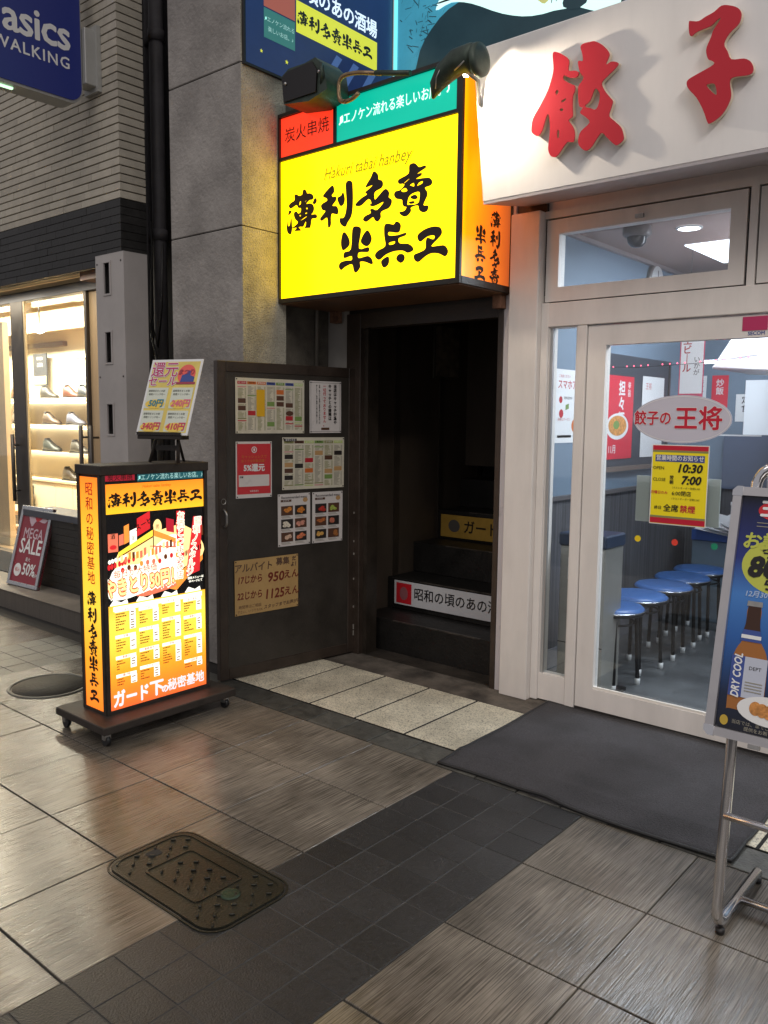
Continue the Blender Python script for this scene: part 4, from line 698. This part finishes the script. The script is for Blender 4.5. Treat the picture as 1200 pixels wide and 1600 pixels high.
t = thing('app_poster', 'white smartphone app poster on the blue wall behind the narrow side glass', 'poster', (-2.36, 4.30, 1.365), R(90)); sheet('paper', 0, .30, 0, .425, WHP, t); text('スマホアプリ', .02, .335, .058, PC['red'], t, -.002, .001, 'LEFT'); text('ご利用ください', .03, .385, .02, PC['red'], t, -.002, 0, 'LEFT'); shape('mark', [ell(.06, .25, .02, .02)], PC['red'], t, -.002); shape('mark', [ell(.07, .17, .025, .025)], PC['red'], t, -.002); shape('mark', [ell(.24, .10, .04, .04)], PC['orange'], t, -.002); text('お得なクーポン', .03, .135, .022, PC['red'], t, -.002, 0, 'LEFT'); shape('mark', [[(.12, .22), (.16, .23), (.16, .20), (.12, .19)]], PC['green'], t, -.002, sm=False); text('無料配信中', .1, .26, .02, INK, t, -.002, 0, 'LEFT'); sheet('strip', .03, .2, .03, .045, INK, t, -.001)
t = thing('hanging_banner', 'white and pink vertical banner hanging inside above the oval sticker', 'banner', (-1.765, 4.6, 1.60)); sheet('cloth', 0, .135, 0, .40, mat('banner_pink', lin(225, 90, 120), .5, emit=.1), t); sheet('print', .006, .129, .05, .40, mat('banner_white', (.85, .83, .85), .5, emit=.25), t, -.0018); text('生ビール', .04, .36, .05, REDP, t, -.003, .001, vert=True); text('いかが', .095, .25, .035, INK, t, -.003, 0, vert=True)
t = thing('wall_clock', 'round white clock on the blue wall seen through the transom', 'clock', (-2.36, 5.60, 2.44), R(90)); lathe('case', [(0, .03), (.10, .03), (.115, .025), (.115, 0)], STEEL, t, 28, (0, 0, 0), (R(90), 0, 0)); lathe('face', [(0, .032), (.10, .032)], WHP, t, 28, (0, 0, 0), (R(90), 0, 0)); box('hand', (-.003, -.036, 0), (.003, -.034, .07), INK, t); box('hand', (0, -.036, -.003), (.05, -.034, .003), INK, t)
t = thing('dome_camera', 'dark security camera dome on the mauve restaurant ceiling', 'camera', (-2.0, 4.5, 2.56)); lathe('housing', [(.075, 0), (.078, -.04), (.062, -.055), (.055, -.055)], mat('cam_grey', (.12, .10, .10), .4), t, 24); lathe('dome', [(.055, -.055), (.048, -.085), (.03, -.105), (0, -.112)], mat('cam_dome', (.02, .02, .025), .08), t, 24)
LG = mat('cold_lamp', (.9, .93, 1), .4, emit=7)
for k, (x, y, lab) in enumerate(((-1.78, 4.68, 'round ceiling downlight nearest the dome camera'), (-.6, 4.8, 'round ceiling downlight at the right of the restaurant'))):
    t = thing('ceiling_light', lab, 'ceiling light', (x, y, 2.559)); lathe('lens', [(0, -.006), (.06, -.006)], LG, t, 24); lathe('ring', [(.06, -.008), (.07, -.006), (.072, 0)], WHP, t, 24)
t = thing('reflection_panel', 'bright square panel standing in for a reflection at the transom right end', 'ceiling light', (-1.97, 5.12, 2.5595)); box('lens', (0, 0, -.006), (.55, .7, 0), mat('panel_glow', (.85, .9, 1), .4, emit=3), t)  # glowing panel added in place of a window-shaped reflection
t = thing('tube_lamp', 'short fluorescent tube glowing behind the hanging banner', 'lamp', (-1.95, 5.2, 1.86)); tube('tube', [(0, 0, 0), (.33, 0, 0)], .010, LG, t, 8)
for z in (0, .33): tube('wire', [(z, 0, 0), (z, 0, .7)], .0012, INK, t, 5)
t = thing('red_reflections', 'row of small red glowing dots standing in for reflections in the glass', 'lights', (-2.2, 4.4, 1.80))  # glowing dots and wire made up for arcade lights mirrored in the glass
tube('wire', [(0, 0, 0), (.3, 0, -.012), (.6, 0, -.0), (.9, 0, .03)], .0015, INK, t, 4)
for k in range(22):
    if k % 5 != 4: lathe('red_glint', [(0, -.005), (.005, 0), (0, .005)], mat('red_glow', (1, .12, .2), .4, emit=3), t, 6, (.02+.04*k, -.003, -.006+.03*(k/22)**2))
for x, y, e in ((-1.2, 4.9, 58), (.8, 5.1, 60)):
    ld = bpy.data.lights.new('restaurant_lamp', 'AREA'); ld.energy = e; ld.color = (.86, .92, 1); ld.size = .9; lo = bpy.data.objects.new('restaurant_lamp', ld); lo.location = (x, y, 2.52); col.objects.link(lo)
for i_, (x_, w_, z_, h_, c_, tx_) in enumerate(((-2.02, .14, 1.50, .20, 'white', '定食'), (-2.20, .12, 1.48, .36, 'red', '炒飯'), (-2.34, .10, 1.48, .36, 'white', '餃子'), (-1.25, .12, 1.5, .40, 'white', '唐揚'), (-1.05, .12, 1.5, .40, 'red', '天津飯'))):
    t = thing('menu_strip', 'small %s menu strip %s on the restaurant back wall' % (c_, ('left of the white panel', 'second from the corner', 'nearest the corner', 'beyond the pier', 'farthest right')[i_]), 'menu strip', (x_, 6.395, z_)); sheet('paper', 0, w_, 0, h_, WHP if c_ == 'white' else PR, t); text(tx_, w_/2, h_*.92, .06, INK if c_ == 'white' else WHP, t, -.002, .001, vert=True)
# stools
SEAT = mat('blue_vinyl', (.045, .13, .36), .32, var=.06, vs=12); BLT = mat('black_tube', (.012, .012, .014), .3, .3); CHR = mat('chrome', (.75, .75, .77), .14, 1.)
def stool():
    t = thing('stool', None, 'stool', (0, 0, 0)); t['group'] = 'blue stools in a row along the restaurant wall'
    lathe('seat', [(0, .455), (.12, .457), (.16, .452), (.174, .440), (.175, .428)], SEAT, t, 32); lathe('rim', [(.172, .434), (.181, .430), (.183, .420), (.178, .412), (.0, .412)], BLT, t, 32); tube('rim_trim', [(.181*math.cos(2*math.pi*k/28), .181*math.sin(2*math.pi*k/28), .433) for k in range(28)], .0035, CHR, t, 5, closed=True)
    for a in (45, 135, 225, 315):
        c, s = math.cos(R(a)), math.sin(R(a)); lg = tube('leg', arc([(.06*c, .06*s, .405), (.135*c, .135*s, .405), (.155*c, .155*s, .03)], .03, 4), .0115, BLT, t, 8)
        lathe('foot_cap', [(0, 0), (.014, 0), (.015, .035), (.0118, .038)], WHP, lg, 10, (.156*c, .156*s, .0))
    tube('stretcher_ring', [(.125*math.cos(2*math.pi*k/20), .125*math.sin(2*math.pi*k/20), .36) for k in range(20)], .006, BLT, t, 5, closed=True)
    return t
def copy_tree(o, parent=None):
    c = o.copy(); col.objects.link(c)
    if parent: c.parent = parent
    for ch in list(o.children): copy_tree(ch, c)
    return c
s0 = stool(); WHERE = ['nearest blue stool, half hidden by the door stile', 'second blue stool from the door', 'middle one of the five blue stools', 'fourth blue stool from the door', 'farthest blue stool, next to the grey cabinet']
for k, (x, y) in enumerate(((-1.955, 4.28), (-1.975, 4.66), (-1.975, 5.06), (-1.995, 5.43), (-2.005, 5.79))):
    o = s0 if k == 0 else copy_tree(s0); o.location = (x, y, .031); o.rotation_euler[2] = R(random.uniform(-12, 12)); o['label'] = WHERE[k]
t = thing('umbrella_dispenser', 'silver umbrella bag dispenser with dark blue lid just inside the door', 'dispenser', (-2.13, 3.99, .031))
box('body', (0, 0, .02), (.26, .22, .80), mat('dull_silver', (.42, .41, .38), .4, .6, var=.1), t, .006); box('lid', (-.008, -.008, .801), (.268, .228, .87), mat('lid_navy', (.02, .035, .07), .4), t, .008); box('label', (.05, -.003, .62), (.13, -.0005, .74), WHP, t); box('foot', (-.01, -.02, 0), (.30, .24, .0195), INK, t); box('seam', (0, -.0015, .27), (.26, -.0003, .275), INK, t); box('floor_rail', (.20, -.04, .0), (.42, .0, .03), BLT, t)
t = thing('side_cabinet', 'blue grey cabinet at the end of the row of stools', 'cabinet', (-2.19, 6.12, .031)); box('body', (0, 0, 0), (.62, .25, .60), mat('cabinet_blue', (.16, .22, .28), .5, var=.1), t, .004); box('tray', (.0, -.02, .601), (.60, .2, .68), mat('tray_blue', (.03, .09, .32), .4), t, .004)
t = thing('menu_leaflets', 'fanned white leaflets lying on the blue grey cabinet', 'leaflets', (-2.15, 6.05, .72))
for k in range(5): box('leaflet', (0, 0, 0), (.28, .20, .004), WHP, t, loc=(.06*k, .0, .018*k), rot=(R(25), R(8), R(-14*k)))
t = thing('tableware', 'small green and white condiment things on a shelf behind the hours sign', 'condiments', (-1.62, 5.2, 1.02)); lathe('bottle', [(0, 0), (.02, 0), (.02, .07), (.008, .09), (.008, .11), (0, .11)], PC['green'], t, 12, (.22, 0, 0)); lathe('cup', [(0, 0), (.025, 0), (.03, .08), (.026, .08), (0, .01)], WHP, t, 12, (.28, 0, 0)); box('shelf', (0, -.06, -.02), (.34, .06, -.001), WHP, t); box('shelf_leg', (.0, -.05, -.99), (.02, .05, -.021), WHP, t); box('shelf_leg', (.32, -.05, -.99), (.34, .05, -.021), WHP, t)
# ================================================================= LIT MENU BOX
LC = mat('menu_case', (.036, .028, .023), .6, .1, var=.35, vs=18, bump=.1)
t = thing('menu_light_box', 'tall lit menu box on wheels standing in front of the bar', 'light box sign', (-3.40, 2.03, 0), R(90))
box('case', (.002, .002, .105), (.588, .198, 1.225), LC, t, .002); box('cap', (-.008, -.010, 1.2255), (.598, .210, 1.270), LC, t, .003)
for a, b in (((0, -.008, .10), (.590, .0015, .118)), ((0, -.008, .118), (.018, .0015, 1.225)), ((.572, -.008, .118), (.590, .0015, 1.225))): box('frame_bar', a, b, LC, t)
sp = link('side_panel', mesh((lambda b: (boxbm(b, (.022, -.001, .115), (.178, .001, 1.215)), b)[1])(bmesh.new()), 'side_panel'), gradient_mat('side_print_glow', 2, [(.115, (1, .22, .02)), (.35, (1, .36, .02)), (.60, (1, .62, .05)), (.95, (1, .50, .03)), (1.215, (1, .22, .015))], 1.0), t, (.0005, .20, 0), (0, 0, R(-90)))  # orange print; its yellow middle paints in the glow of the lamps inside
REDI = print_mat('red_letter', (.62, .03, .01)); REDI = mat('red_letter', (.62, .03, .01), .4, emit=.35)
text('昭和の秘密基地', .102, 1.19, .066, REDI, sp, -.0035, .0006, vert=True, gap=1.05)
for i, ch in enumerate(NAME): glyph(ch, .100, .645-.078*i, .078, BRUSH, sp, -.0035)
for a, b in (((0, -.006, .10), (.2, .0005, .1145)), ((0, -.006, .1145), (.02, .0005, 1.225)), ((.18, -.006, .1145), (.2, .0005, 1.225))): box('side_frame', a, b, LC, sp)
BKP = mat('black_print', (.010, .009, .010), .25)
sheet('dark_field', .019, .571, .119, 1.224, BKP, t, .0015)
YY = -.0004
sheet('red_strip', .022, .176, 1.198, 1.224, mat('strip_dull_red', lin(175, 30, 50), .3, emit=.55), t, YY); text('炭火串焼', .099, 1.211, .030, BRUSH, t, YY-.0015, .0003, sx=1.1)
sheet('teal_strip', .190, .568, 1.190, 1.224, mat('strip_dull_teal', lin(28, 92, 100), .3, emit=.55), t, YY); text('♫エノケン流れる楽しいお店。♪', .379, 1.207, .031, mat('pale_lit', (0, 0, 0)), t, YY-.0015, .0004, sx=.86)
sheet('name_field', .020, .570, 1.046, 1.184, gradient_mat('name_print_glow', 2, [(1.046, (1, .55, .02)), (1.09, (1, .42, .02)), (1.184, (1, .25, .015))], 1.05), t, YY)  # inner lamp glow painted into the orange as a gradient
for i, ch in enumerate(NAME): glyph(ch, .068+.076*i, 1.107, .074, BRUSH, t, YY-.0015)
text('Hakuri tabai hanbey', .295, 1.166, .020, mat('faint_brown', (.35, .12, .0), .4, emit=.2), t, YY-.0015, 0, shear=.3)
# street picture: lit shop fronts, flags, lanterns
LIT = {k: mat('lit_'+k, lin(*c), .35, emit=e) for k, c, e in (('white', (255, 252, 235), 1.25), ('cream', (255, 225, 150), 1.1), ('yellow', (255, 220, 70), 1.15), ('orange', (250, 150, 60), 1.), ('salmon', (235, 120, 90), .95), ('red', (215, 40, 45), .9), ('crimson', (190, 30, 50), .75), ('brown', (120, 60, 30), .5), ('deep', (225, 95, 40), .95))}
y1, y2, y3, y4, y5 = [YY-.0004*k for k in range(1, 6)]
P = lambda n, pts, m, y, sm=False: shape(n, [pts], m, t, y, sm=sm)
P('street_glow', [(.08, .86), (.20, .90), (.32, .95), (.45, .96), (.55, .88), (.56, .80), (.42, .74), (.30, .70), (.08, .76)], LIT['cream'], y1, True)
P('street_glow', [(.19, .80), (.29, .88), (.40, .92), (.43, .80), (.34, .74), (.22, .76)], LIT['white'], y2, True)
P('eaves', [(.08, .865), (.27, .955), (.27, .925), (.08, .845)], LIT['yellow'], y3); P('eaves', [(.27, .955), (.40, .90), (.40, .875), (.27, .925)], LIT['orange'], y3)
P('eaves_line', [(.08, .845), (.27, .925), (.27, .918), (.08, .838)], LIT['brown'], y3-.0001); P('pole', [(.268, .97), (.273, .97), (.273, .86), (.268, .86)], BKP, y3-.0002)
r9 = random.Random(5)
for k in range(16):
    x = .09+.021*k; h = .03+.01*r9.random(); z = .80+.16*(x-.09)+.02*r9.random(); P('shop_window', [(x, z), (x+.014, z+.003), (x+.014, z+h), (x, z+h-.003)], LIT[r9.choice(['orange', 'salmon', 'yellow', 'brown', 'cream'])], y3-.0003)
for k in range(12):
    x = .10+.034*k; z = .775+.11*(x-.1)+.015*r9.random(); shape('crowd', [ell(x, z, .010, .013, 7)], LIT[r9.choice(['red', 'salmon', 'brown', 'orange'])], t, y3-.0003)
P('road_glow', [(.36, .70), (.56, .80), (.56, .775), (.46, .69), (.40, .64), (.34, .66)], LIT['orange'], y1)
for x, z, w, h, sk, k in ((.028, .87, .052, .085, 0, 'salmon'), (.085, .895, .025, .05, .006, 'salmon'), (.112, .90, .027, .085, .01, 'orange'), (.142, .875, .038, .085, .012, 'white'), (.182, .93, .072, .085, .032, 'red'), (.345, .94, .045, .065, -.012, 'crimson'), (.402, .93, .016, .05, 0, 'salmon'), (.50, .90, .065, .05, 0, 'brown')):
    P('shop_sign', [(x, z), (x+w, z+sk), (x+w, z+h+sk), (x, z+h)], LIT[k], y2)
text('スーヒ', .218, .985, .034, BRUSH, t, y3, .001, rot=R(22)); text('金', .161, .925, .024, BRUSH, t, y3); text('酒', .054, .94, .026, BRUSH, t, y3, .0005); shape('mark', [ell(.054, .892, .018, .011)], LIT['red'], t, y3)
shape('round_sign', [ell(.295, .965, .024, .038)], LIT['cream'], t, y2, sm=False); text('男', .295, .965, .026, LIT['brown'], t, y3)
for x in (.03, .045, .062, .085, .10, .115, .135, .16): shape('lantern', [ell(x, .80+.2*(x-.03), .008, .014, 8)], LIT['red'], t, y3); shape('lantern', [ell(x+.004, .825+.2*(x-.03), .008, .010, 8)], LIT['white'], t, y3)
for x0, x1, z0, z1, tx in ((.405, .455, 1.035, .70, 'お酒とつまみの店'), (.505, .560, 1.0, .66, '昭和ノスタルジー')):
    P('flag', [(x0, z0), (x1, z0-.005), (x1-.02, z0-.28), (x0-.05*(x0 > .5), z0-.30)], LIT['red'], y3)
    for i, ch in enumerate(tx):
        if not (i == 7 and x0 > .5): text(ch, (x0+x1)/2-.009*i*(1 if x0 > .5 else .2), z0-.028-.042*i, .046, LIT['white'], t, y5-.0004*i, .0035); text(ch, (x0+x1)/2-.009*i*(1 if x0 > .5 else .2), z0-.028-.042*i, .044, LIT['salmon'], t, y5-.0004*i-.0002, .0)
P('roof_bars', [(.25, .88), (.40, .86), (.40, .853), (.25, .873)], LIT['salmon'], y3); P('beam', [(.24, .90), (.30, .78), (.31, .79), (.25, .91)], LIT['cream'], y3)
for k in range(8): P('window', [(.44+.015*k, .80+.004*k), (.448+.015*k, .802+.004*k), (.448+.015*k, .83+.004*k), (.44+.015*k, .825+.004*k)], BKP, y3)
P('splash', [(.03, .735), (.06, .79), (.14, .80), (.25, .79), (.33, .80), (.35, .765), (.40, .79), (.42, .72), (.36, .69), (.20, .655), (.10, .64), (.03, .655)], LIT['white'], y3, True)
P('dish', [(.16, .665), (.30, .685), (.36, .69), (.40, .665), (.30, .645), (.20, .638)], LIT['salmon'], y2, True)
for m_, b_, yy in ((LIT['white'], .017, y4), (LIT['deep'], .0105, y5), (LIT['cream'], .0038, y5-.0006)): text('やきとり50円！', .215, .702, .090, m_, t, yy, b_, sx=.66, rot=R(3.5))
text('毎日が大特価', .17, .765, .040, LIT['salmon'], t, y5, .0006, rot=R(3)); text('個性メニューは', .515, .688, .014, LIT['white'], t, y2, .0006); text('中ページにて', .515, .670, .014, LIT['white'], t, y2, .0006)
for k in range(4): P('burst', [(.03+.14*k, .622), (.05+.14*k, .645), (.09+.14*k, .628), (.12+.14*k, .64), (.13+.14*k, .60), (.03+.14*k, .60)], LIT['white'], y2+.0001*k)
MF = gradient_mat('menu_print_glow', 2, [(.119, (.85, .13, .03)), (.20, (1, .22, .02)), (.30, (1, .36, .02)), (.42, (1, .66, .06)), (.54, (1, .70, .08)), (.618, (1, .5, .04))], 1.1)  # hot centre from the lamps inside, painted into the menu ground colour
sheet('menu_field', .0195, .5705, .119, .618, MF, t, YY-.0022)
sheet('menu_glow', .045, .55, .59, .612, LIT['white'], t, YY-.0035)
rr = random.Random(9); W2 = []; K2 = []; H2 = []
for c in range(4):
    x0 = .052+.128*c; z = .60-.012*(c % 2)
    while z > .205:
        n = min(rr.choice((4, 5, 6, 7)), int((z-.018-.222)/.0125))
        if n < 2: break
        H2.append((x0, z)); zz = z-.022
        W2.append(((x0, YY-.0036, z-.016), (x0+.108, YY-.0030, z))); W2.append(((x0+.078, YY-.0036, z-.018-.0125*n), (x0+.110, YY-.0030, z-.0161)))
        for i in range(n):
            if zz < .20: break
            a = x0+.004
            for j in range(rr.randint(2, 6)): w = rr.uniform(.004, .009); K2.append(((a, YY-.0036, zz-.0055), (a+w, YY-.0030, zz))); a += w+.002
            K2.append(((x0+.083, YY-.0044, zz-.005), (x0+.102, YY-.0038, zz))) if rr.random() < .6 else None
            zz -= .0125
        z = zz-.016
o = boxes('price_panels', W2, LIT['white'], t); o['kind'] = 'stuff'; o = boxes('small_print', K2, mat('menu_ink', (.25, .08, .02), .4, emit=.25), t); o['kind'] = 'stuff'
for x, z in H2: text(rr.choice(['串焼き', 'おつまみ', '揚げ物', '一品料理', 'サラダ', 'ごはん', '甘味', '鉄板焼き']), x+.054, z-.008, .014, REDI, t, YY-.0044, .0002)
PKW = mat('pinkish_white', lin(250, 225, 235), .4, emit=1.)
text('ガード', .130, .163, .085, PKW, t, YY-.005, .0035, sx=.78); text('下', .270, .168, .082, PKW, t, YY-.005, .0035); text('の', .318, .155, .042, PKW, t, YY-.005, .002); text('秘密基地', .445, .165, .062, PKW, t, YY-.005, .0014, sx=.9)
box('base', (-.095, -.13, .062), (.665, .30, .100), LC, t, .004)
for x, y in ((-.06, -.09), (.62, -.09), (-.06, .26), (.62, .26)):
    c = thing('caster', None, None); bpy.data.objects.remove(c)
    w = tube('caster', [(x-.010, y, .024), (x+.010, y, .024)], .024, mat('caster_black', (.015, .015, .016), .4), t, 14); box('caster_fork', (x-.016, y-.012, .03), (x+.016, y+.012, .062), STEEL, w)
# easel sign standing on it
t = thing('easel', 'small dark wooden easel standing on the lit menu box', 'easel', (-3.455, 2.43, 1.27), R(17))
WD = mat('dark_wood', (.022, .016, .013), .5, var=.3, vs=15)
for s in (-1, 1): tube('leg', [(s*.085, -.03, 0), (s*.065, .0, .12), (s*.05, .10, .33)], .011, WD, t, 4)
tube('rear_leg', [(0, .13, 0), (0, .06, .18), (0, .10, .32)], .009, WD, t, 4); box('tray', (-.13, -.065, .115), (.13, .0, .135), WD, t, .002); box('tray_lip', (-.13, -.07, .1355), (.13, -.063, .150), WD, t); box('crossbar', (-.07, -.012, .06), (.07, .004, .085), WD, t)
t = thing('price_placard', 'yellow and white laminated price placard leaning on the small easel', 'placard', (-3.64, 2.303, 1.405), R(4), rx=R(-21))
t.location = (-3.575, 2.335, 1.405); t.rotation_euler[2] = R(17)
PY_ = mat('placard_yellow', lin(228, 205, 110), .3, var=.12, vs=9); sheet('board', 0, .305, 0, .395, WHP, t, 0, .004); sheet('print', .012, .293, .012, .383, PY_, t, -.004)
PKD = print_mat('magenta_dark', lin(190, 50, 110)); MRN = print_mat('maroon', lin(160, 60, 80))
shape('sun', [ell(.225, .315, .052, .052)], print_mat('sun_red', lin(235, 100, 90)), t, -.005, sm=False); shape('tower', [[(.195, .275), (.20, .31), (.225, .318), (.23, .335), (.245, .335), (.25, .31), (.275, .30), (.275, .275)]], PC['blue'], t, -.006, sm=False); sheet('ribbon', .175, .285, .262, .274, MRN, t, -.0062)
for m_, b_, yy in ((WHP, .004, -.0066), (PKD, .001, -.0072)): text('還元', .092, .335, .085, m_, t, yy, b_, sx=.95); text('セール', .092, .275, .055, m_, t, yy, b_, sx=1.05)
text('まつり', .225, .325, .034, MRN, t, -.0072, .0006)
for x, z, p, c in ((.075, .165, '50円', (50, 130, 150)), (.222, .165, '240円', (225, 110, 130)), (.075, .045, '340円', (205, 70, 90)), (.222, .045, '410円', (205, 70, 90))):
    sheet('price_card', x-.062, x+.062, z-.028, z+.080, print_mat('pale_card', lin(215, 220, 205)), t, -.005); shape('price_glow', [ell(x, z-.006, .058, .024)], print_mat('glow_yellow', lin(240, 205, 90)), t, -.0062, sm=False)
    text(p, x+.005, z-.004, .044, print_mat('price%d%d' % (c[0], c[1]), lin(*c)), t, -.0074, .0016, shear=.1); text('期間限定まとめ割', x-.005, z+.062, .0125, INK, t, -.0062); text('期間ドリンク均一', x, z+.044, .0125, INK, t, -.0062)
# ================================================================= POSTER STAND AT THE RIGHT
t = thing('poster_stand', 'chrome poster stand with a beer poster at the right edge', 'poster stand', (-.72, 2.37, 0))
Wd = .50
for x in (0, Wd):
    tube('side_tube', arc([(x, .40, .030), (x, .0, .030), (x, .05, .62), (x, .135, 1.33)], .07, 6), .0155, CHR, t, 14)
    for y in (.38, .02): lathe('foot', [(0, 0), (.013, 0), (.014, .016), (0, .017)], INK, t, 10, (x+.004, y+.01, .0))
tube('top_tube', arc([(0, .129, 1.28), (0, .139, 1.375), (Wd, .139, 1.375), (Wd, .129, 1.28)], .07, 6), .0155, CHR, t, 14); tube('crossbar', [(.0, .018, .368), (Wd, .018, .368)], .011, CHR, t, 12); tube('floor_bar', [(0, .20, .03), (Wd, .20, .03)], .012, CHR, t, 12)
Wf, Hf = .60, .700
p = box('poster_frame', (.004, .004, .004), (Wf-.004, .014, Hf-.004), STL, t, loc=(-.042, -.062, .630), rot=(R(-11.7), 0, 0))
ALF = mat('frame_aluminium', (.62, .60, .61), .30, .8, var=.06, vs=12)
shape('frame', [rrect(0, 0, Wf, Hf, .022), rrect(.024, .024, Wf-.024, Hf-.024, .002)], ALF, p, -.001, .018, sm=False)
for x, z in ((0, 0), (Wf, 0), (0, Hf), (Wf, Hf)):
    sx, sz = (1 if x == 0 else -1), (1 if z == 0 else -1); shape('corner_cap', [[(x-sx*.002, z+sz*.026), (x-sx*.002, z+sz*.010), (x+sx*.010, z-sz*.002), (x+sx*.026, z-sz*.002), (x+sx*.026, z+sz*.026)]], CHR, p, -.001, .021, sm=False)
box('latch', (.12, -.014, -.012), (.15, .0, .0), STEEL, p)
POB = gradient_mat('beer_print', 2, [(0.02, (.006, .006, .010)), (.12, (.008, .015, .04)), (.28, (.02, .09, .30)), (.40, (.05, .17, .45)), (.50, (.02, .03, .16)), (.68, (.008, .009, .018))], .12, .12)
sheet('poster', .0245, Wf-.0245, .0245, Hf-.0245, POB, p, .0035)
q = .0022
PPX = lambda s, x, z, sz, m, b=0, **k: text(s, x, z, sz, m, p, q, b, **k)
shape('logo_cloud', [ell(.125, .638, .055, .028, 11)], REDP, p, q, sm=True); text('王将', .125, .640, .05, WHP, p, q-.001, .002); text('餃子の', .125, .668, .02, WHP, p, q-.001, .0005); boxes('logo_line', [((.07, q-.0006, .602), (.20, q, .604)), ((.07, q-.0006, .592), (.20, q, .594))], PC['grey'], p)
LIME = print_mat('lime_ink', lin(190, 195, 80)); shape('badge', [ell(.155, .485, .112, .080, 36)], LIME, p, q, sm=False)
text('お試し価格', .036, .548, .050, LIME, p, q-.0012, .0015, 'LEFT', shear=.15); text('今だけ', .145, .520, .036, INK, p, q-.0012, .001, shear=.1); text('80円', .060, .477, .078, INK, p, q-.0012, .004, 'LEFT', shear=.15); text('引き', .145, .435, .040, INK, p, q-.0012, .0015, shear=.1); text('12月30日まで', .060, .403, .020, print_mat('pale_blue_ink', lin(170, 190, 220)), p, q-.0012, .0005, 'LEFT', shear=.15)
AMB = mat('amber_glass', lin(150, 95, 45), .2, emit=.10); DBT = mat('bottle_dark', lin(62, 38, 26), .2)
shape('bottle', [[(.075, .372), (.108, .372), (.110, .31), (.118, .275), (.135, .245), (.142, .20), (.142, .09), (.132, .082), (.058, .082), (.048, .09), (.048, .20), (.055, .245), (.070, .275), (.074, .31)]], AMB, p, q, sm=True)
shape('bottle_neck', [[(.075, .372), (.108, .372), (.111, .32), (.117, .285), (.066, .285), (.073, .32)]], DBT, p, q-.0008, sm=False); shape('cap', [[(.072, .384), (.111, .384), (.112, .370), (.071, .370)]], STEEL, p, q-.0012, sm=False); shape('neck_label', [[(.070, .304), (.114, .304), (.120, .272), (.064, .272)]], PC['blue'], p, q-.0014, sm=False); sheet('neck_line', .066, .118, .280, .290, WHP, p, q-.0014)
sheet('label_white', .083, .142, .118, .230, mat('label_white', lin(190, 195, 210), .4), p, q-.0014); sheet('label_blue', .048, .083, .118, .230, PC['blue'], p, q-.0014)
text('DRY COOL', .067, .175, .030, WHP, p, q-.0026, .0010, shear=.25, rot=R(90), sx=.80); text('DEPT', .112, .200, .014, PC['dark'], p, q-.0026); boxes('label_print', [((.09, q-.0030, .16-.008*k), (.135, q-.0024, .1625-.008*k)) for k in range(4)], PC['grey'], p)
shape('plate', [ell(.165, .092, .088, .040, 30)], WHP, p, q-.0028, sm=False); 
for k in range(6): shape('dumpling', [ell(.125+.018*k, .095-.002*k, .016, .019, 10)], mat('dumpling_print', lin(205, 140, 75), .4, var=.5, vs=70), p, q-.0034-.0004*k, sm=True)
shape('beer_glass', [[(.205, .34), (.215, .13), (.32, .13), (.34, .34)]], mat('glass_print', lin(70, 95, 160), .3), p, q-.0002, sm=False)
shape('seal', [ell(.046, .047, .011, .014)], print_mat('seal_gold', lin(190, 160, 60)), p, q, sm=False); text('当店では、車でご来店・20歳未満の方へ酒類の', .066, .048, .0125, PC['grey'], p, q, 0, 'LEFT'); text('提供をお断りします', .10, .034, .0125, PC['grey'], p, q, 0, 'LEFT')
